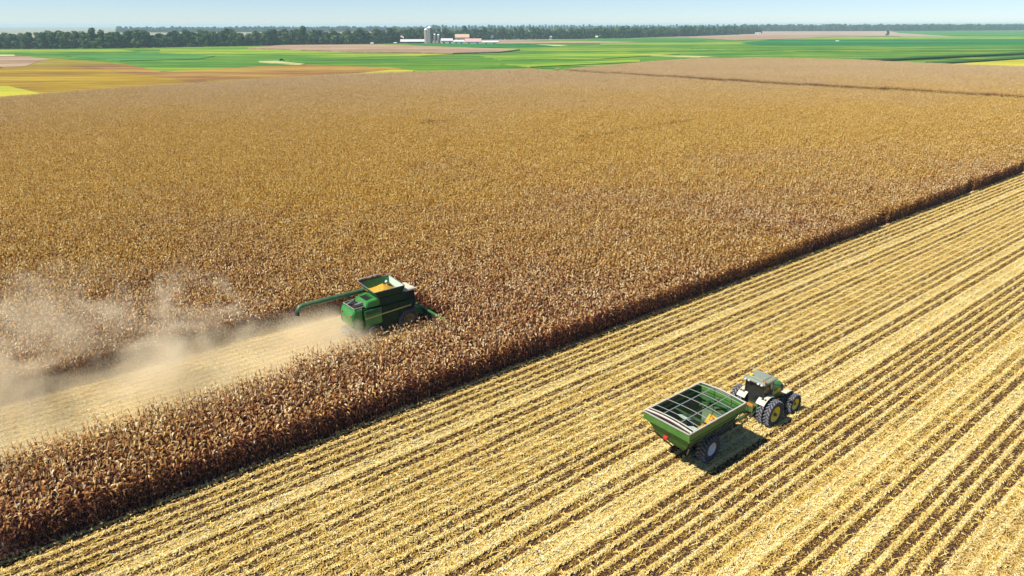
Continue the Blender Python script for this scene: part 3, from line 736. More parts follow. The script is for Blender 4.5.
    m = MB(); m.tube([(0, -.9, .86), (0, .9, .86)], .1, 10); m.bar((-1.9, -.5, .78), (1.4, -.5, .78), .14, .16); m.bar((-1.9, .5, .78), (1.4, .5, .78), .14, .16)
    m.bar((1.3, -.5, .78), (3.2, 0, .62), .13); m.bar((1.3, .5, .78), (3.2, 0, .62), .13)
    for s in (-1, 1): m.bar((-2.6, s * 1.3, 2.0), (-1.6, s * .5, .8), .08); m.bar((2.0, s * 1.3, 2.0), (1.3, s * .5, .8), .08)
    m.obj('frame', M['black'], t)
    m = MB(); m.bar((3.1, 0, .62), (5.25, 0, .56), .16, .14); m.obj('tongue', M['dark_green'], t)
    m = MB(); m.bar((3.7, -.12, .6), (3.7, -.12, .15), .07); m.obj('jack', M['steel'], t)
    m = MB(); m.tube([(1.2, .1, .7), (2.7, .3, 1.5), (2.75, .5, 3.0)], .17, 12); m.tube([(2.75, .5, 2.9), (2.85, 1.5, 1.3)], .16, 12); m.obj('auger', M['cart_green'], t)
    MB().box(-2.86, -2.70, .1, .40, 2.0, 2.22).obj('warning_lamp', M['red'], t, .02)
    return t
make_cart((31.65, 20.90, .01))

def make_combine(loc):
    t = thing('combine_harvester', 'green combine harvester trailing dust with its tank open and unloading tube folded back', 'combine', loc)
    # body shell
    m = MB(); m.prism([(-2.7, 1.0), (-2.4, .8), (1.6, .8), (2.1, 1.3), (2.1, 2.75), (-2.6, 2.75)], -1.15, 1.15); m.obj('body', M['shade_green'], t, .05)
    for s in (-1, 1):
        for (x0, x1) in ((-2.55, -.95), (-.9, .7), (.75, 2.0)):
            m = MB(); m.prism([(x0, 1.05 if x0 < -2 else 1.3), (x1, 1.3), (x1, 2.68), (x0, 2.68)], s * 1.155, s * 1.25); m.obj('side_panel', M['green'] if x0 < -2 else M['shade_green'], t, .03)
        m = MB(); m.bar((-2.5, s * 1.275, 1.98), (1.9, s * 1.275, 2.16), .03, .09); m.obj('side_stripe', M['stripe'], t)
    # rear hood, sloping
    m = MB(); m.prism([(-3.55, 1.35), (-3.2, 1.0), (-2.62, 1.1), (-2.62, 2.85), (-3.35, 2.8), (-3.62, 2.35)], -1.05, 1.3); m.obj('rear_hood', M['green'], t, .08)
    m = MB(); m.bar((-3.61, 0, 2.2), (-3.58, 0, 1.5), 1.5, .03, (1, 0, 0)); m.obj('rear_panel', M['cart_green'], t)
    for i in range(5):
        m = MB(); m.box(-2.45 + .02, -1.05, -1.272, -1.255, 2.28 + i * .075, 2.31 + i * .075); m.obj('vent_slat', M['black'], t)
    for i in range(4):
        m = MB(); m.box(-2.05, -1.35, -.6 + i * .3, -.42 + i * .3, 3.36, 3.42); m.obj('deck_vent', M['black'], t)
    for s in (-1, 1): MB().box(-3.66, -3.6, s * .8 - .1, s * .8 + .1, 2.3, 2.42).obj('tail_lamp', M['red'], t)
    m = MB(); m.box(-3.3, -2.3, -.85, .85, 2.86, 2.92); m.box(-3.0, -2.4, -.8, -.1, 2.92, 3.1); m.box(-3.1, -2.5, .1, .6, 2.92, 3.05); m.obj('engine', M['black'], t)
    m = MB(); m.tube([(-2.9, -.3, 3.0), (-2.2, -.3, 3.1)], .12, 10); m.bar((-3.3, .3, 3.02), (-2.5, .75, 3.08), .1); m.obj('air_intake', M['steel'], t)
    m = MB()
    for s in (-1, 1):
        m.bar((-3.35, s * 1.0, 3.0), (-2.1, s * 1.0, 3.05), .04)
    m.bar((-3.35, -1.0, 3.0), (-3.35, 1.0, 3.0), .04)
    for x, y in ((-3.35, -1), (-3.35, 1), (-3.35, 0), (-2.7, -1), (-2.7, 1)): m.bar((x, y, 2.8), (x, y, 3.0), .04)
    m.obj('hand_rail', M['rail'], t)
    m = MB(); m.prism([(-2.35, 2.8), (-.95, 2.8), (-.95, 3.35), (-1.3, 3.42), (-2.15, 3.3)], -1.1, .95); m.obj('engine_cover', M['green'], t, .06)
    m = MB(); m.prism([(-1.0, 2.78), (1.55, 2.78), (1.55, 3.4), (-1.0, 3.4)], -1.18, 1.18); m.obj('tank_base', M['shade_green'], t, .03)
    # tank extensions: four flaps flaring outward, open on top
    B0, T0 = (-1.0, 1.2, 1.1, 3.4), (-1.6, 1.32, 1.36, 4.12)
    def flap(a, b_, c, d, mt):
        n_ = (Vector(b_) - Vector(a)).cross(Vector(c) - Vector(a)).normalized() * .035
        vs = [Vector(q) for q in (a, b_, c, d)] + [Vector(q) + n_ for q in (a, b_, c, d)]
        MB().add(vs, [(0, 1, 2, 3), (7, 6, 5, 4), (0, 4, 5, 1), (1, 5, 6, 2), (2, 6, 7, 3), (3, 7, 4, 0)]).obj('tank_flap', mt, t)
    x0, x1, y_, z_ = B0; X0, X1, Y_, Z_ = T0
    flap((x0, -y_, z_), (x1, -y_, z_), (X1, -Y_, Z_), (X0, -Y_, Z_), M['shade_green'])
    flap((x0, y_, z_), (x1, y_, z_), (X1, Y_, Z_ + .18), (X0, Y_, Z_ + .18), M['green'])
    flap((x0, -y_, z_), (x0, y_, z_), (X0, Y_, Z_ + .18), (X0, -Y_, Z_), M['green'])
    flap((x1, -y_, z_), (x1, y_, z_), (X1, Y_, Z_ + .18), (X1, -Y_, Z_), M['panel_and_patch_mint'])
    for a, b_ in (((X0, -Y_, Z_ + .01), (X1, -Y_, Z_ + .01)), ((X0, Y_, Z_ + .20), (X1, Y_, Z_ + .20)), ((X0, -Y_, Z_ + .02), (X0, Y_, Z_ + .21)), ((X1, -Y_, Z_ + .02), (X1, Y_, Z_ + .21))):
        m = MB(); m.bar(a, b_, .05); m.obj('tank_rim', M['steel'], t)
    m = MB(); m.bar((-1.6, 1.5, 4.50), (.6, 1.5, 4.56), .30, .05, (0, .3, 1)); m.obj('tank_cover', M['rail'], t)
    m = MB(); m.box(-1.6, .6, 1.30, 1.36, 4.28, 4.48); m.obj('cover_hinge', M['black'], t)
    m = MB(); nn = 14; vs = []
    for j in range(nn + 1):
        for i in range(nn + 1):
            u, v_ = i / nn * 2 - 1, j / nn * 2 - 1
            vs.append((-.05 + u * 1.15, v_ * 1.12, 3.6 + .6 * max(0, 1 - sqrt(u * u + v_ * v_)) + random.uniform(0, .05)))
    m.add(vs, [(j * (nn + 1) + i, j * (nn + 1) + i + 1, (j + 1) * (nn + 1) + i + 1, (j + 1) * (nn + 1) + i) for j in range(nn) for i in range(nn)]); m.obj('corn_heap', M['corn_grain'], t)
    m = MB(); m.tube([(1.2, .2, 3.4), (.3, 0, 4.35)], .13, 10); m.obj('loading_auger', M['steel'], t)
    n_before = set(COL.objects)
    # cab
    m = MB(); m.prism([(1.75, 1.7), (2.75, 1.7), (3.0, 2.2), (2.85, 3.4), (1.75, 3.4)], -.78, .78); m.obj('cab_glass', M['glass'], t, .05)
    m = MB()
    for s in (-1, 1):
        m.bar((2.87, s * .79, 3.4), (3.01, s * .79, 2.2), .07); m.bar((3.01, s * .79, 2.2), (2.76, s * .79, 1.7), .07); m.bar((1.75, s * .8, 1.7), (1.75, s * .8, 3.4), .09); m.bar((2.3, s * .8, 1.7), (2.3, s * .8, 3.4), .04)
    m.bar((1.75, -.8, 1.66), (2.8, -.8, 1.66), .08); m.bar((1.75, .8, 1.66), (2.8, .8, 1.66), .08); m.bar((2.8, -.8, 1.66), (2.8, .8, 1.66), .08)
    m.obj('cab_frame', M['black'], t)
    m = MB(); m.box(1.62, 3.05, -.88, .88, 3.42, 3.52); m.box(1.62, 3.05, -.88, .88, 3.52, 3.64, (1.75, 2.9, -.74, .74)); m.obj('cab_roof', M['cream'], t, .04)
    for y in (-.7, -.4, .4, .7): MB().box(3.03, 3.1, y - .07, y + .07, 3.44, 3.54).obj('work_light', M['white'], t)
    for s in (-1, 1):
        m = MB(); m.bar((2.95, s * .85, 3.3), (3.15, s * 1.3, 3.25), .03); m.box(3.1, 3.15, s * 1.35 - .1, s * 1.35 + .1, 2.85, 3.3); m.obj('mirror', M['black'], t)
    m = MB(); m.tube([(2.0, .3, 3.66), (2.0, .3, 3.85)], .07, 8); m.obj('beacon', M['orange'], t)
    m = MB(); m.box(1.6, 2.6, .8, 1.5, 1.6, 1.66)
    for x in (1.6, 2.6): m.bar((x, 1.48, 1.66), (x, 1.48, 2.5), .035)
    m.bar((1.6, 1.48, 2.5), (2.6, 1.48, 2.5), .035); m.bar((2.2, 1.5, 1.6), (2.3, 1.75, .5), .04); m.bar((2.6, 1.5, 1.6), (2.7, 1.75, .5), .04)
    for i in range(4): z2 = .55 + i * .3; m.bar((2.3 - i * .03, 1.74 - i * .06, z2), (2.7 - i * .03, 1.74 - i * .06, z2), .05)
    m.obj('ladder', M['rail'], t)
    for q_ in set(COL.objects) - n_before: q_.location = (-.42, -.1, -.08)
    # unloading tube
    tb = MB(); tb.tube([(1.2, 1.45, 2.3), (1.15, 1.45, 3.3), (.9, 1.45, 3.42), (-6.55, 1.5, 3.42), (-6.95, 1.5, 3.35), (-7.2, 1.45, 3.0)], [.22, .22, .22, .21, .21, .2], 14)
    tube = tb.obj('unloading_tube', M['tube_green'], t, smooth=True)
    tb = MB(); tb.tube([(-7.18, 1.45, 3.04), (-7.28, 1.43, 2.72)], [.19, .2], 12, False); tb.obj('spout', M['rubber'], tube)
    tb = MB(); tb.tube([(-1.2, 1.46, 3.42), (-1.28, 1.46, 3.42)], .21, 14); tb.tube([(-4.2, 1.48, 3.42), (-4.28, 1.48, 3.42)], .2, 14); tb.obj('tube_collar', M['rail'], tube)
    m = MB(); m.bar((-2.6, 1.2, 2.6), (-2.6, 1.5, 3.22), .08); m.obj('tube_rest', M['black'], t)
    # straw chopper and spreader
    m = MB(); m.prism([(-3.75, .95), (-3.9, .7), (-2.9, .55), (-2.7, .95)], -.85, .85); m.obj('straw_chopper', M['steel'], t, .02)
    for s in (-1, 1):
        m = MB(); m.lathe_y([(0, -.03), (.36, -.03), (.36, .03), (0, .03)], 16); o = m.obj('spreader_disc', M['steel'], t); o.rotation_euler = (pi / 2, 0, 0); o.location = (-3.6, s * .45, .6)
    for y in (-1.3, 1.3): wheel(t, -1.75, y, .62, .4, 1 if y > 0 else -1, M['shaded_rim'], 18)
    for y in (-1.25, 1.25): wheel(t, 1.55, y, .92, .55, 1 if y > 0 else -1, M['shaded_rim'], 22)
    m = MB(); m.tube([(1.55, -1.2, .9), (1.55, 1.2, .9)], .14, 10); m.tube([(-1.75, -1.3, .62), (-1.75, 1.3, .62)], .09, 10); m.obj('axle', M['black'], t)
    m = MB(); m.prism([(1.9, 1.25), (2.2, 1.75), (3.6, 1.15), (3.6, .5)], -.6, .6); m.obj('feeder_house', M['green'], t, .03)
    # corn header, twelve rows wide
    hw = ROW * 6.1
    m = MB(); m.prism([(3.45, .35), (3.45, 1.15), (3.6, 1.2), (3.75, .55), (4.2, .32)], -hw, hw); m.obj('header_frame', M['black'], t)
    m = MB(); m.bar((3.5, -hw, 1.24), (3.5, hw, 1.24), .12); m.obj('header_tube', M['green'], t)
    m = MB(); m.tube([(3.95, -hw + .05, .62), (3.95, hw - .05, .62)], .2, 12); m.obj('cross_auger', M['steel'], t)
    for k in range(13):
        y = (k - 6) * ROW; e = .12 if k in (0, 12) else 0
        vs = [(4.15, y - .24, .3), (4.15, y + .24, .3), (4.15, y + .13, .62 + e), (4.15, y - .13, .62 + e), (4.75, y - .17, .2), (4.75, y + .17, .2), (4.75, y + .06, .5 + e), (4.75, y - .06, .5 + e), (5.35, y, .08)]
        m = MB(); m.add(vs, [(0, 1, 2, 3), (0, 4, 5, 1), (1, 5, 6, 2), (2, 6, 7, 3), (3, 7, 4, 0), (4, 8, 5), (5, 8, 6), (6, 8, 7), (7, 8, 4)]); m.obj('snout', M['dark_green'], t)
    for s in (-1, 1):
        m = MB(); m.prism([(3.45, .3), (3.45, 1.25), (3.7, 1.25), (4.3, .75), (4.3, .3)], s * hw, s * (hw + .06)); m.obj('end_plate', M['green'], t)
    return t
make_combine((26.0, 49.7, .02))

# ------------------------------------------------------------------ trees
def foliage_mat(name, c0, c1, c2):
    b = NB(name); a = b.n('ShaderNodeAttribute', attribute_name='tint')
    r = b.n('ShaderNodeObjectInfo').outputs['Random']
    k = b.math('ADD', a.outputs['Fac'], b.math('MULTIPLY', b.math('SUBTRACT', r, .5), .5), True)
    c = b.ramp(k, [(0, c0), (.5, c1), (1, c2)])
    b.l(c, b.b.inputs['Base Color']); b.b.inputs['Roughness'].default_value = .7; b.b.inputs['Specular IOR Level'].default_value = .2
    tr = b.n('ShaderNodeBsdfTranslucent'); b.l(c, tr.inputs['Color']); ms = b.n('ShaderNodeMixShader'); ms.inputs[0].default_value = .2
    b.l(b.b.outputs[0], ms.inputs[1]); b.l(tr.outputs[0], ms.inputs[2]); b.l(ms.outputs[0], b.out.inputs[0]); return b.m
FOL = foliage_mat('tree_foliage', (.020, .066, .038), (.065, .140, .050), (.21, .26, .075))
BARK = paint('bark', (.10, .075, .05), .9, .2)
def make_tree(hh, wd, nclump, seed, leaf=.85):
    rs = random.Random(seed)
    lobes = []
    for i in range(nclump):
        u = rs.random(); z = hh * (.08 + .82 * u); a = rs.uniform(0, 2 * pi)
        rr = wd * .5 * (1 - abs(u - .32) * 1.05) * rs.uniform(.25, .85)
        lobes.append((rr * cos(a), rr * sin(a), z, wd * rs.uniform(.13, .24)))
    lobes.append((0, 0, hh * .88, wd * .16))
    mb = MB()
    for lx, ly, lz, lr in lobes:
        lt = rs.uniform(-.22, .22)
        for i in range(int(34 + lr * 10)):
            v_ = Vector((rs.gauss(0, 1), rs.gauss(0, 1), rs.gauss(0, 1))).normalized() * lr * rs.uniform(.72, 1.08)
            p = Vector((lx, ly, lz)) + Vector((v_.x, v_.y, v_.z * .85))
            nrm = (v_.normalized() + Vector((rs.gauss(0, .5), rs.gauss(0, .5), rs.gauss(0, .5)))).normalized()
            a = nrm.cross(Vector((0, 0, 1))); a = a.normalized() if a.length > .01 else Vector((1, 0, 0)); c = nrm.cross(a)
            s1, s2 = leaf * rs.uniform(.6, 1.3), leaf * rs.uniform(.6, 1.3)
            mb.add([p - a * s1, p + c * s2 * .8, p + a * s1, p - c * s2], [(0, 1, 2, 3)], min(1, max(0, .45 + lt + rs.gauss(0, .13))))
    crown = mb.mesh('crown', FOL, tint=True)
    tm = MB(); tm.tube([(0, 0, -.1), (.1, .05, hh * .25), (.15, .1, hh * .55), (.1, 0, hh * .8)], [hh * .022, hh * .016, hh * .010, hh * .004], 8)
    for lx, ly, lz, lr in lobes[:6]: tm.tube([(.1, .05, max(hh * .18, lz * .5)), (lx * .5, ly * .5, lz * .78), (lx, ly, lz)], [hh * .008, hh * .005, hh * .002], 5)
    return crown, tm.mesh('trunk', BARK)
TREES = [make_tree(20, 13, 17, 100 + i) for i in range(8)] + [make_tree(20, 9.5, 14, 200 + i) for i in range(3)] + [make_tree(12, 11, 12, 300 + i) for i in range(3)]
wood_protos = []
for i in range(8):
    c_ = TREES[i][0]; wood_protos.append(c_)

def place_tree(i, p, s, sz, label, group=None):
    t = thing('broadleaf_tree', label, 'tree', (p[0], p[1], 0), random.uniform(0, 6.28), group); t.scale = (s, s, sz)
    for nm, me in (('crown', TREES[i][0]), ('trunk', TREES[i][1])): link_mesh(nm, me, t)
    return t
def poly_pts(line, step):
    pts = [at(x, y) for x, y in line]; out = []
    acc = 0
    for a, b_ in zip(pts, pts[1:]):
        L_ = (b_ - a).length; u = acc
        while u < L_: out.append(a.lerp(b_, u / L_)); u += step
        acc = u - L_
    return out
LINE = [(-45, 50.2), (0, 49.7), (130, 48.6), (260, 46.2), (385, 43.9), (400, 42.9), (424, 42.0)]
LINE2 = [(424, 41.0), (500, 39.6), (570, 39.2), (620, 38.3), (690, 36.2), (760, 33.6)]
def away(p, d): q_ = Vector((p.x, p.y, 0)).normalized(); return p + q_ * d
def px_of(p):
    v_ = Vector((p[0], p[1], 0)) - Vector((0, 0, CAM_H)); return 512 + FPX * v_.dot(rt2) / v_.dot(fw)
G_LAB = [(-1e9, 128, 'leafy tree in the front of the far woodland, at its left end', 'trees at the left end of the wood'),
         (128, 262, 'leafy tree in the woodland front behind the white car', 'trees behind the white car'),
         (262, 424, 'leafy tree in the woodland front between the brown field and the silos', 'trees left of the silos'),
         (424, 520, 'leafy tree standing just behind the farm buildings', 'trees behind the farm'),
         (520, 640, 'leafy tree in the hazy woodland front right of the farm', 'trees right of the farm'),
         (640, 700, 'hazy distant tree in the wood front above the narrow tan field', 'trees above the narrow tan field'),
         (700, 1e9, 'small hazy tree at the very right-hand tip of the long wood', 'trees at the right tip of the wood')]
cnt = 0
front = [(p, random.choice(range(0, 11))) for p in poly_pts(LINE, 9.5)] + [(p, random.choice(range(0, 8))) for p in poly_pts(LINE2, 10.5)]
for p, k in front:
    if cnt >= 288: break
    p = away(p, random.uniform(-4, 6)); x = px_of(p)
    lab = [g for g in G_LAB if g[0] <= x < g[1]][0]
    s = random.uniform(.66, 1.2); sz = random.uniform(.55, 1.08)
    if random.random() < .18: k = random.choice((11, 12, 13)); s = random.uniform(.8, 1.1)
    if x > 424: sz *= 1.12
    place_tree(k, p, s, sz, lab[2], lab[3]); cnt += 1
print('front trees', cnt)
place_tree(0, at(304, 45.3), 1.15, 1.22, 'tallest round-topped tree in the wood, above the long brown field')
place_tree(2, at(95, 48.9), 1.15, 1.12, 'tall tree standing above the left part of the wood')
place_tree(12, at(887, 35.6), .9, .95, 'lone small tree out in the pale fields, far right')
# the body of the wood behind, and the woods on the horizon
W_ = []
for line, step, deps in ((LINE, 8, (13, 23, 34, 46, 60, 75)), (LINE2, 10, (14, 26, 40, 55, 75, 100, 130)), ([(118, 32.6), (440, 31.5)], 11, (0, 15, 30, 50, 80)), ([(430, 31.0), (780, 30.0)], 14, (0, 20, 45, 80)),
                          ([(745, 31.4), (900, 31.0), (1090, 30.0)], 11, (0, 12, 26, 42, 60, 90, 130, 180)), ([(880, 29.4), (1090, 28.6)], 14, (0, 25, 60, 100))):
    for dp in deps:
        for p in poly_pts(line, step):
            q_ = away(p, dp + random.uniform(-5, 5)); sc_ = random.uniform(.85, 1.2)
            far = p.length > 2300
            W_.append((q_.x + random.uniform(-3, 3), q_.y, 0, random.uniform(0, 6.28), sc_ * (1.25 if far else 1), sc_ * random.uniform(.55, .90) * (1.0 if not far else (1.08 if px_of(q_) < 430 else 1.3)), random.randrange(8)))
W_ = np.array(W_)
scatter('woodland', W_[:, :3], W_[:, 3].astype(np.float32), np.stack([W_[:, 4], W_[:, 4], W_[:, 5]], 1).astype(np.float32), W_[:, 6].astype(np.int32), wood_protos,
        'dark leafy woodland massed behind the front trees and along the horizon', 'woodland')
print('wood', len(W_))

# ------------------------------------------------------------------ farm
def msize(px, py):
    p = at(px, py); return (p - Vector((0, 0, CAM_H))).dot(fw) / FPX
def heading(px, py): p = at(px, py); return math.atan2(p.y, p.x) - pi / 2
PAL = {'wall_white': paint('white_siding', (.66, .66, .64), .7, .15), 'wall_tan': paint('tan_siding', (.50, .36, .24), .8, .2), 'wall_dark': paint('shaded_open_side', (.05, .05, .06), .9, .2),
       'roof_white': paint('white_metal_roof', (.62, .60, .58), .45, .15), 'roof_pink': paint('faded_red_roof', (.58, .34, .30), .6, .2), 'roof_grey': paint('grey_metal_roof', (.50, .50, .50), .4, .2),
       'concrete': paint('silo_concrete', (.36, .28, .26), .85, .3), 'concrete2': paint('dark_silo_concrete', (.17, .15, .16), .85, .3), 'dome': paint('pale_metal_dome', (.75, .76, .76), .35, .1)}
def barn(label, px0, px1, pyb, pyt, wall, roof, depth=12, name='barn', cat='barn', eave=.6, nwin=0):
    mid = (px0 + px1) / 2; sz = msize(mid, pyb); W = (px1 - px0) * sz; H = (pyb - pyt) * sz
    p = at(mid, pyb); t = thing(name, label, cat, (p.x, p.y, 0), heading(mid, pyb))
    he = H * eave; D = depth
    m = MB(); m.box(-W / 2 + .3, W / 2 - .3, .3, D - .3, -.2, he); 
    m.obj('wall', PAL[wall], t)
    m = MB(); vs = [(-W / 2, 0, he), (W / 2, 0, he), (W / 2, D, he), (-W / 2, D, he), (-W / 2, D / 2, H), (W / 2, D / 2, H)]
    m.add(vs, [(0, 1, 5, 4), (2, 3, 4, 5), (0, 4, 3), (1, 2, 5), (0, 3, 2, 1)]); m.obj('roof', PAL[roof], t)
    k = max(2, int(W / 14)) if nwin == 0 else nwin
    for i in range(k):
        x = -W / 2 + W * (i + .5) / k; m = MB(); m.box(x - 1.1, x + 1.1, .24, .32, he * .25, he * .7); m.obj('window' if i else 'door', M['glass'] if i else PAL['wall_dark'], t)
    return t
def silo(label, px0, px1, pyb, pyt, mat, dome='dome', name='silo'):
    mid = (px0 + px1) / 2; sz = msize(mid, pyb); r_ = (px1 - px0) * sz / 2; H = (pyb - pyt) * sz - r_ * .7
    p = at(mid, pyb); t = thing(name, label, 'silo', (p.x, p.y, 0), heading(mid, pyb))
    m = MB(); m.tube([(0, 0, -.2), (0, 0, H)], r_, 24); m.obj('wall', PAL[mat], t, smooth=False)
    m = MB(); m.tube([(0, 0, H), (0, 0, H + r_ * .35), (0, 0, H + r_ * .62), (0, 0, H + r_ * .72)], [r_ * 1.02, r_ * .8, r_ * .42, .05], 24, False); m.obj('roof', PAL[dome], t)
    m = MB(); z = 1.5
    while z < H - 1: m.tube([(0, 0, z), (0, 0, z + .12)], r_ + .06, 24); z += max(1.2, H / 10)
    m.obj('hoop', PAL['roof_grey'], t)
    m = MB(); m.box(-.45, .45, -r_ - .5, -r_ + .1, .5, H); m.obj('chute', PAL['roof_grey'], t)
silo('tall pale pinkish concrete silo, the left of the tall pair', 424.6, 428.8, 43.6, 29.2, 'concrete')
silo('tallest silo with a pale dome, right of the pinkish one', 427.6, 432.8, 43.9, 27.2, 'concrete2')
silo('small dark bin with pale cap next to the tall silos', 433.9, 436.4, 43.7, 34.2, 'concrete2')
silo('small pale-capped bin nearest the white sheds', 437.4, 440.2, 43.7, 34.6, 'concrete2')
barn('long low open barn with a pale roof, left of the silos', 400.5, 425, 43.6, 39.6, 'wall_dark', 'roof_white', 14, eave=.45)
barn('white shed with a rounded pale roof just right of the bins', 441, 453, 44.2, 38.8, 'wall_white', 'roof_white', 16, 'shed', 'shed')
barn('long white shed between the rounded shed and the pink-roofed one', 453.5, 464.5, 44.2, 40.2, 'wall_white', 'roof_white', 14, 'shed', 'shed')
barn('white shed with a faded pink roof', 465, 481.5, 44.4, 38.9, 'wall_white', 'roof_pink', 16, 'shed', 'shed', .45)
barn('low white shed at the right end of the farm', 482, 498.5, 44.5, 41.0, 'wall_white', 'roof_white', 12, 'shed', 'shed')
barn('barn-shaped block added for the tan field behind the white sheds', 455, 469.5, 41.6, 34.6, 'wall_tan', 'wall_tan', 20, eave=.55)  # barn shape added in place of a brown field between the trees
barn('tan house left of the long low barn', 396, 404, 42.8, 36.0, 'wall_tan', 'wall_tan', 12, 'house', 'house')
barn('tiny white shed at the right end of the brown field', 393.5, 397, 44.0, 42.4, 'wall_white', 'roof_white', 5, 'shed', 'shed', nwin=1)
barn('tiny white shed at the upper edge of the brown field', 370.6, 373.6, 44.9, 42.7, 'wall_white', 'roof_white', 5, 'shed', 'shed', nwin=1)
barn('pale narrow house between the trees right of the farm', 490.8, 493.0, 39.8, 35.8, 'wall_white', 'roof_grey', 10, 'house', 'house')
barn('white narrow house left of the green gap in the trees', 504.0, 506.2, 39.5, 35.8, 'wall_white', 'roof_grey', 10, 'house', 'house')
barn('white house with grey roof at the foot of the hazy wood', 549.0, 552.0, 39.3, 35.6, 'wall_white', 'roof_white', 10, 'house', 'house')
barn('small white house almost hidden in the hazy wood', 595.4, 597.8, 38.9, 36.0, 'wall_white', 'roof_white', 10, 'house', 'house')
barn('distant white building at the right end of the wood', 755, 760.5, 34.4, 32.6, 'wall_white', 'roof_grey', 16, 'farm_building', 'building')
barn('white shed alone in the dark green field', 835.5, 838.8, 42.0, 40.6, 'wall_white', 'roof_white', 6, 'shed', 'shed', nwin=1)

def car(label, px, py, body, L_=4.6, rz=0.0, name='parked_car', cat='car', zb=0.0):
    p = at(px, py, zb); t = thing(name, label, cat, (p.x, p.y, zb), heading(px, py) + rz)
    h = L_ / 2
    m = MB(); m.prism([(-h, .4), (h, .4), (h, .85), (h * .55, 1.0), (-h * .6, 1.05), (-h, 1.0)], -.9, .9); m.obj('body', body, t, .06)
    m = MB(); m.prism([(h * .45, 1.0), (h * .2, 1.55), (-h * .5, 1.6), (-h * .75, 1.03)], -.75, .75); cb = m.obj('cabin', M['glass'], t, .03)
    m = MB(); m.prism([(h * .2, 1.56), (h * .15, 1.62), (-h * .48, 1.66), (-h * .5, 1.61)], -.76, .76); m.obj('roof', body, t)
    for x in (-h * .62, h * .62):
        for y in (-.82, .82):
            m = MB(); m.lathe_y([(0, -.11), (.36, -.11), (.36, .11), (0, .11)], 14); o = m.obj('wheel', M['rubber'], t); o.location = (x, y, .36)
    for y in (-.65, .65): MB().box(h - .02, h + .03, y - .15, y + .15, .65, .8).obj('headlight', M['white'], t)
car('white car parked along the left wood edge', 154, 48.4, M['white'], 4.8)
car('dark utility vehicle standing in the green field by the pale track', 282, 61.0, M['black'], 3.6, name='utility_vehicle', cat='utility vehicle', zb=.8)
gb = MB(); pz = at(282, 61.0, .8); gb.box(pz.x - 5, pz.x + 5, pz.y - 5, pz.y + 5, .3, .79); tag(gb.obj('mown_patch', C['lime']), kind='structure')

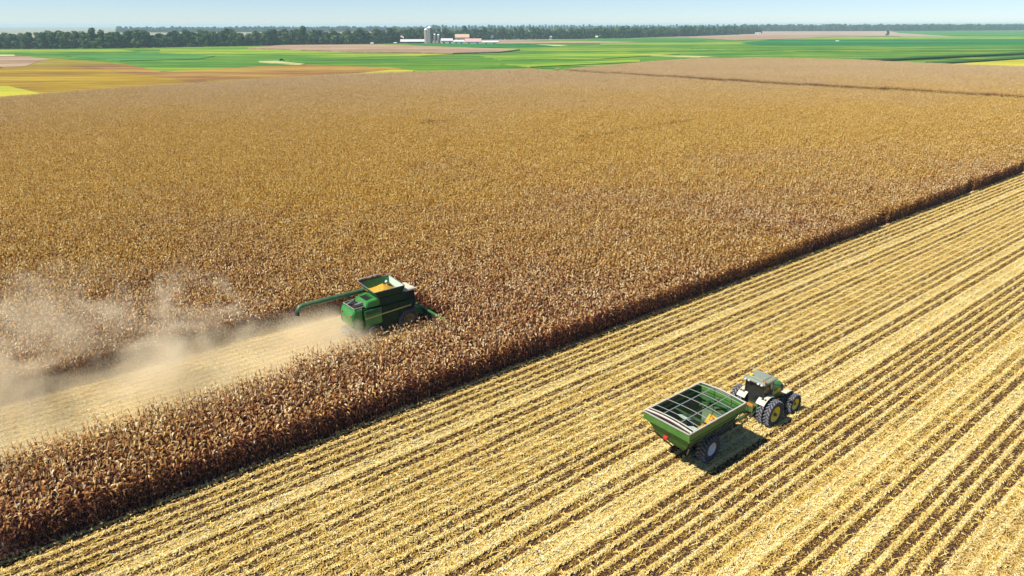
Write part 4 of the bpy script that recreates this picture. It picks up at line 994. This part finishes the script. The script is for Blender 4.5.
# ------------------------------------------------------------------ dust behind the combine
def dust_material():
    m = bpy.data.materials.new('field_dust'); m.use_nodes = True; t = m.node_tree
    for n_ in list(t.nodes): t.nodes.remove(n_)
    out = t.nodes.new('ShaderNodeOutputMaterial'); pv = t.nodes.new('ShaderNodeVolumePrincipled')
    pv.inputs['Color'].default_value = (1.0, .87, .62, 1); pv.inputs['Anisotropy'].default_value = -0.3
    def mt(op, a, b_=0.0, c=None, clamp=False):
        x = t.nodes.new('ShaderNodeMath'); x.operation = op; x.use_clamp = clamp
        for i, v_ in enumerate((a, b_) if c is None else (a, b_, c)):
            if isinstance(v_, (int, float)): x.inputs[i].default_value = v_
            else: t.links.new(v_, x.inputs[i])
        return x.outputs[0]
    g = t.nodes.new('ShaderNodeTexCoord'); sp = t.nodes.new('ShaderNodeSeparateXYZ'); t.links.new(g.outputs['Object'], sp.inputs[0])
    x, y, z = sp.outputs
    u = mt('MULTIPLY', mt('SUBTRACT', 22.8, x), 1 / 26.0)             # 0 at the tail of the combine, 1 at the left of the picture
    u = mt('MAXIMUM', u, 0.0)
    # billows: noise warped and stretched
    mp = t.nodes.new('ShaderNodeMapping'); mp.inputs['Scale'].default_value = (.20, .22, .30); t.links.new(g.outputs['Object'], mp.inputs[0])
    nz = t.nodes.new('ShaderNodeTexNoise'); nz.inputs['Scale'].default_value = 1.0; nz.inputs['Detail'].default_value = 4; nz.inputs['Roughness'].default_value = .6; nz.inputs['Distortion'].default_value = .6
    t.links.new(mp.outputs[0], nz.inputs['Vector']); nf = nz.outputs['Fac']
    yc = mt('ADD', 50.4, mt('MULTIPLY', u, 6.0)); wd = mt('ADD', 4.2, mt('MULTIPLY', u, 10.0))
    dy = mt('DIVIDE', mt('ABSOLUTE', mt('SUBTRACT', y, yc)), wd)
    hz = mt('ADD', 1.1, mt('MULTIPLY', u, 3.6))
    vz = mt('DIVIDE', z, hz)
    shape = mt('SUBTRACT', 1.0, mt('ADD', mt('POWER', dy, 2.0), mt('MULTIPLY', vz, .42)), clamp=False)
    d = mt('ADD', shape, mt('MULTIPLY', mt('SUBTRACT', nf, .565), 6.0))
    d = mt('MULTIPLY', mt('MAXIMUM', d, 0.0), 1.0)
    d = mt('MINIMUM', d, 1.3)
    # a low skin of dust hugging the cut strip
    low = mt('MULTIPLY', mt('SUBTRACT', 1.0, mt('DIVIDE', mt('ABSOLUTE', mt('SUBTRACT', y, 50.9)), 6.2)), 3.0, clamp=True)
    low = mt('MULTIPLY', low, mt('SUBTRACT', 1.0, mt('MULTIPLY', z, .55), clamp=True))
    low = mt('MULTIPLY', low, mt('MULTIPLY', nf, 2.4))
    d = mt('MAXIMUM', d, low)
    edge = mt('MULTIPLY', mt('SUBTRACT', 24.2, x), .6, clamp=True)
    top = mt('MULTIPLY', mt('SUBTRACT', 8.9, z), .5, clamp=True)
    d = mt('MULTIPLY', mt('MULTIPLY', d, edge), top)
    nearf = mt('ADD', .13, mt('MULTIPLY', mt('POWER', 2.718, mt('MULTIPLY', u, -2.0)), .36))
    d = mt('MULTIPLY', d, nearf)
    t.links.new(d, pv.inputs['Density']); t.links.new(pv.outputs[0], out.inputs['Volume'])
    return m
db = MB(); db.box(-24, 24.5, 42.0, 78, .05, 9.0)
o = db.obj('dust_cloud', dust_material()); tag(o, 'pale billowing dust drifting over the fresh swath behind the combine', 'dust cloud', kind='stuff')

# ------------------------------------------------------------------ haze
hm = bpy.data.materials.new('thin_haze'); hm.use_nodes = True
for n_ in list(hm.node_tree.nodes): hm.node_tree.nodes.remove(n_)
ho = hm.node_tree.nodes.new('ShaderNodeOutputMaterial'); hv = hm.node_tree.nodes.new('ShaderNodeVolumePrincipled')
hv.inputs['Color'].default_value = (.60, .82, .97, 1); hv.inputs['Density'].default_value = .00014; hv.inputs['Anisotropy'].default_value = 0.0
hm.node_tree.links.new(hv.outputs[0], ho.inputs['Volume'])
hb = MB(); hb.box(-12500, 12500, -12500, 12500, -1.2, 33.0)
o = hb.obj('haze', hm); tag(o, kind='stuff')
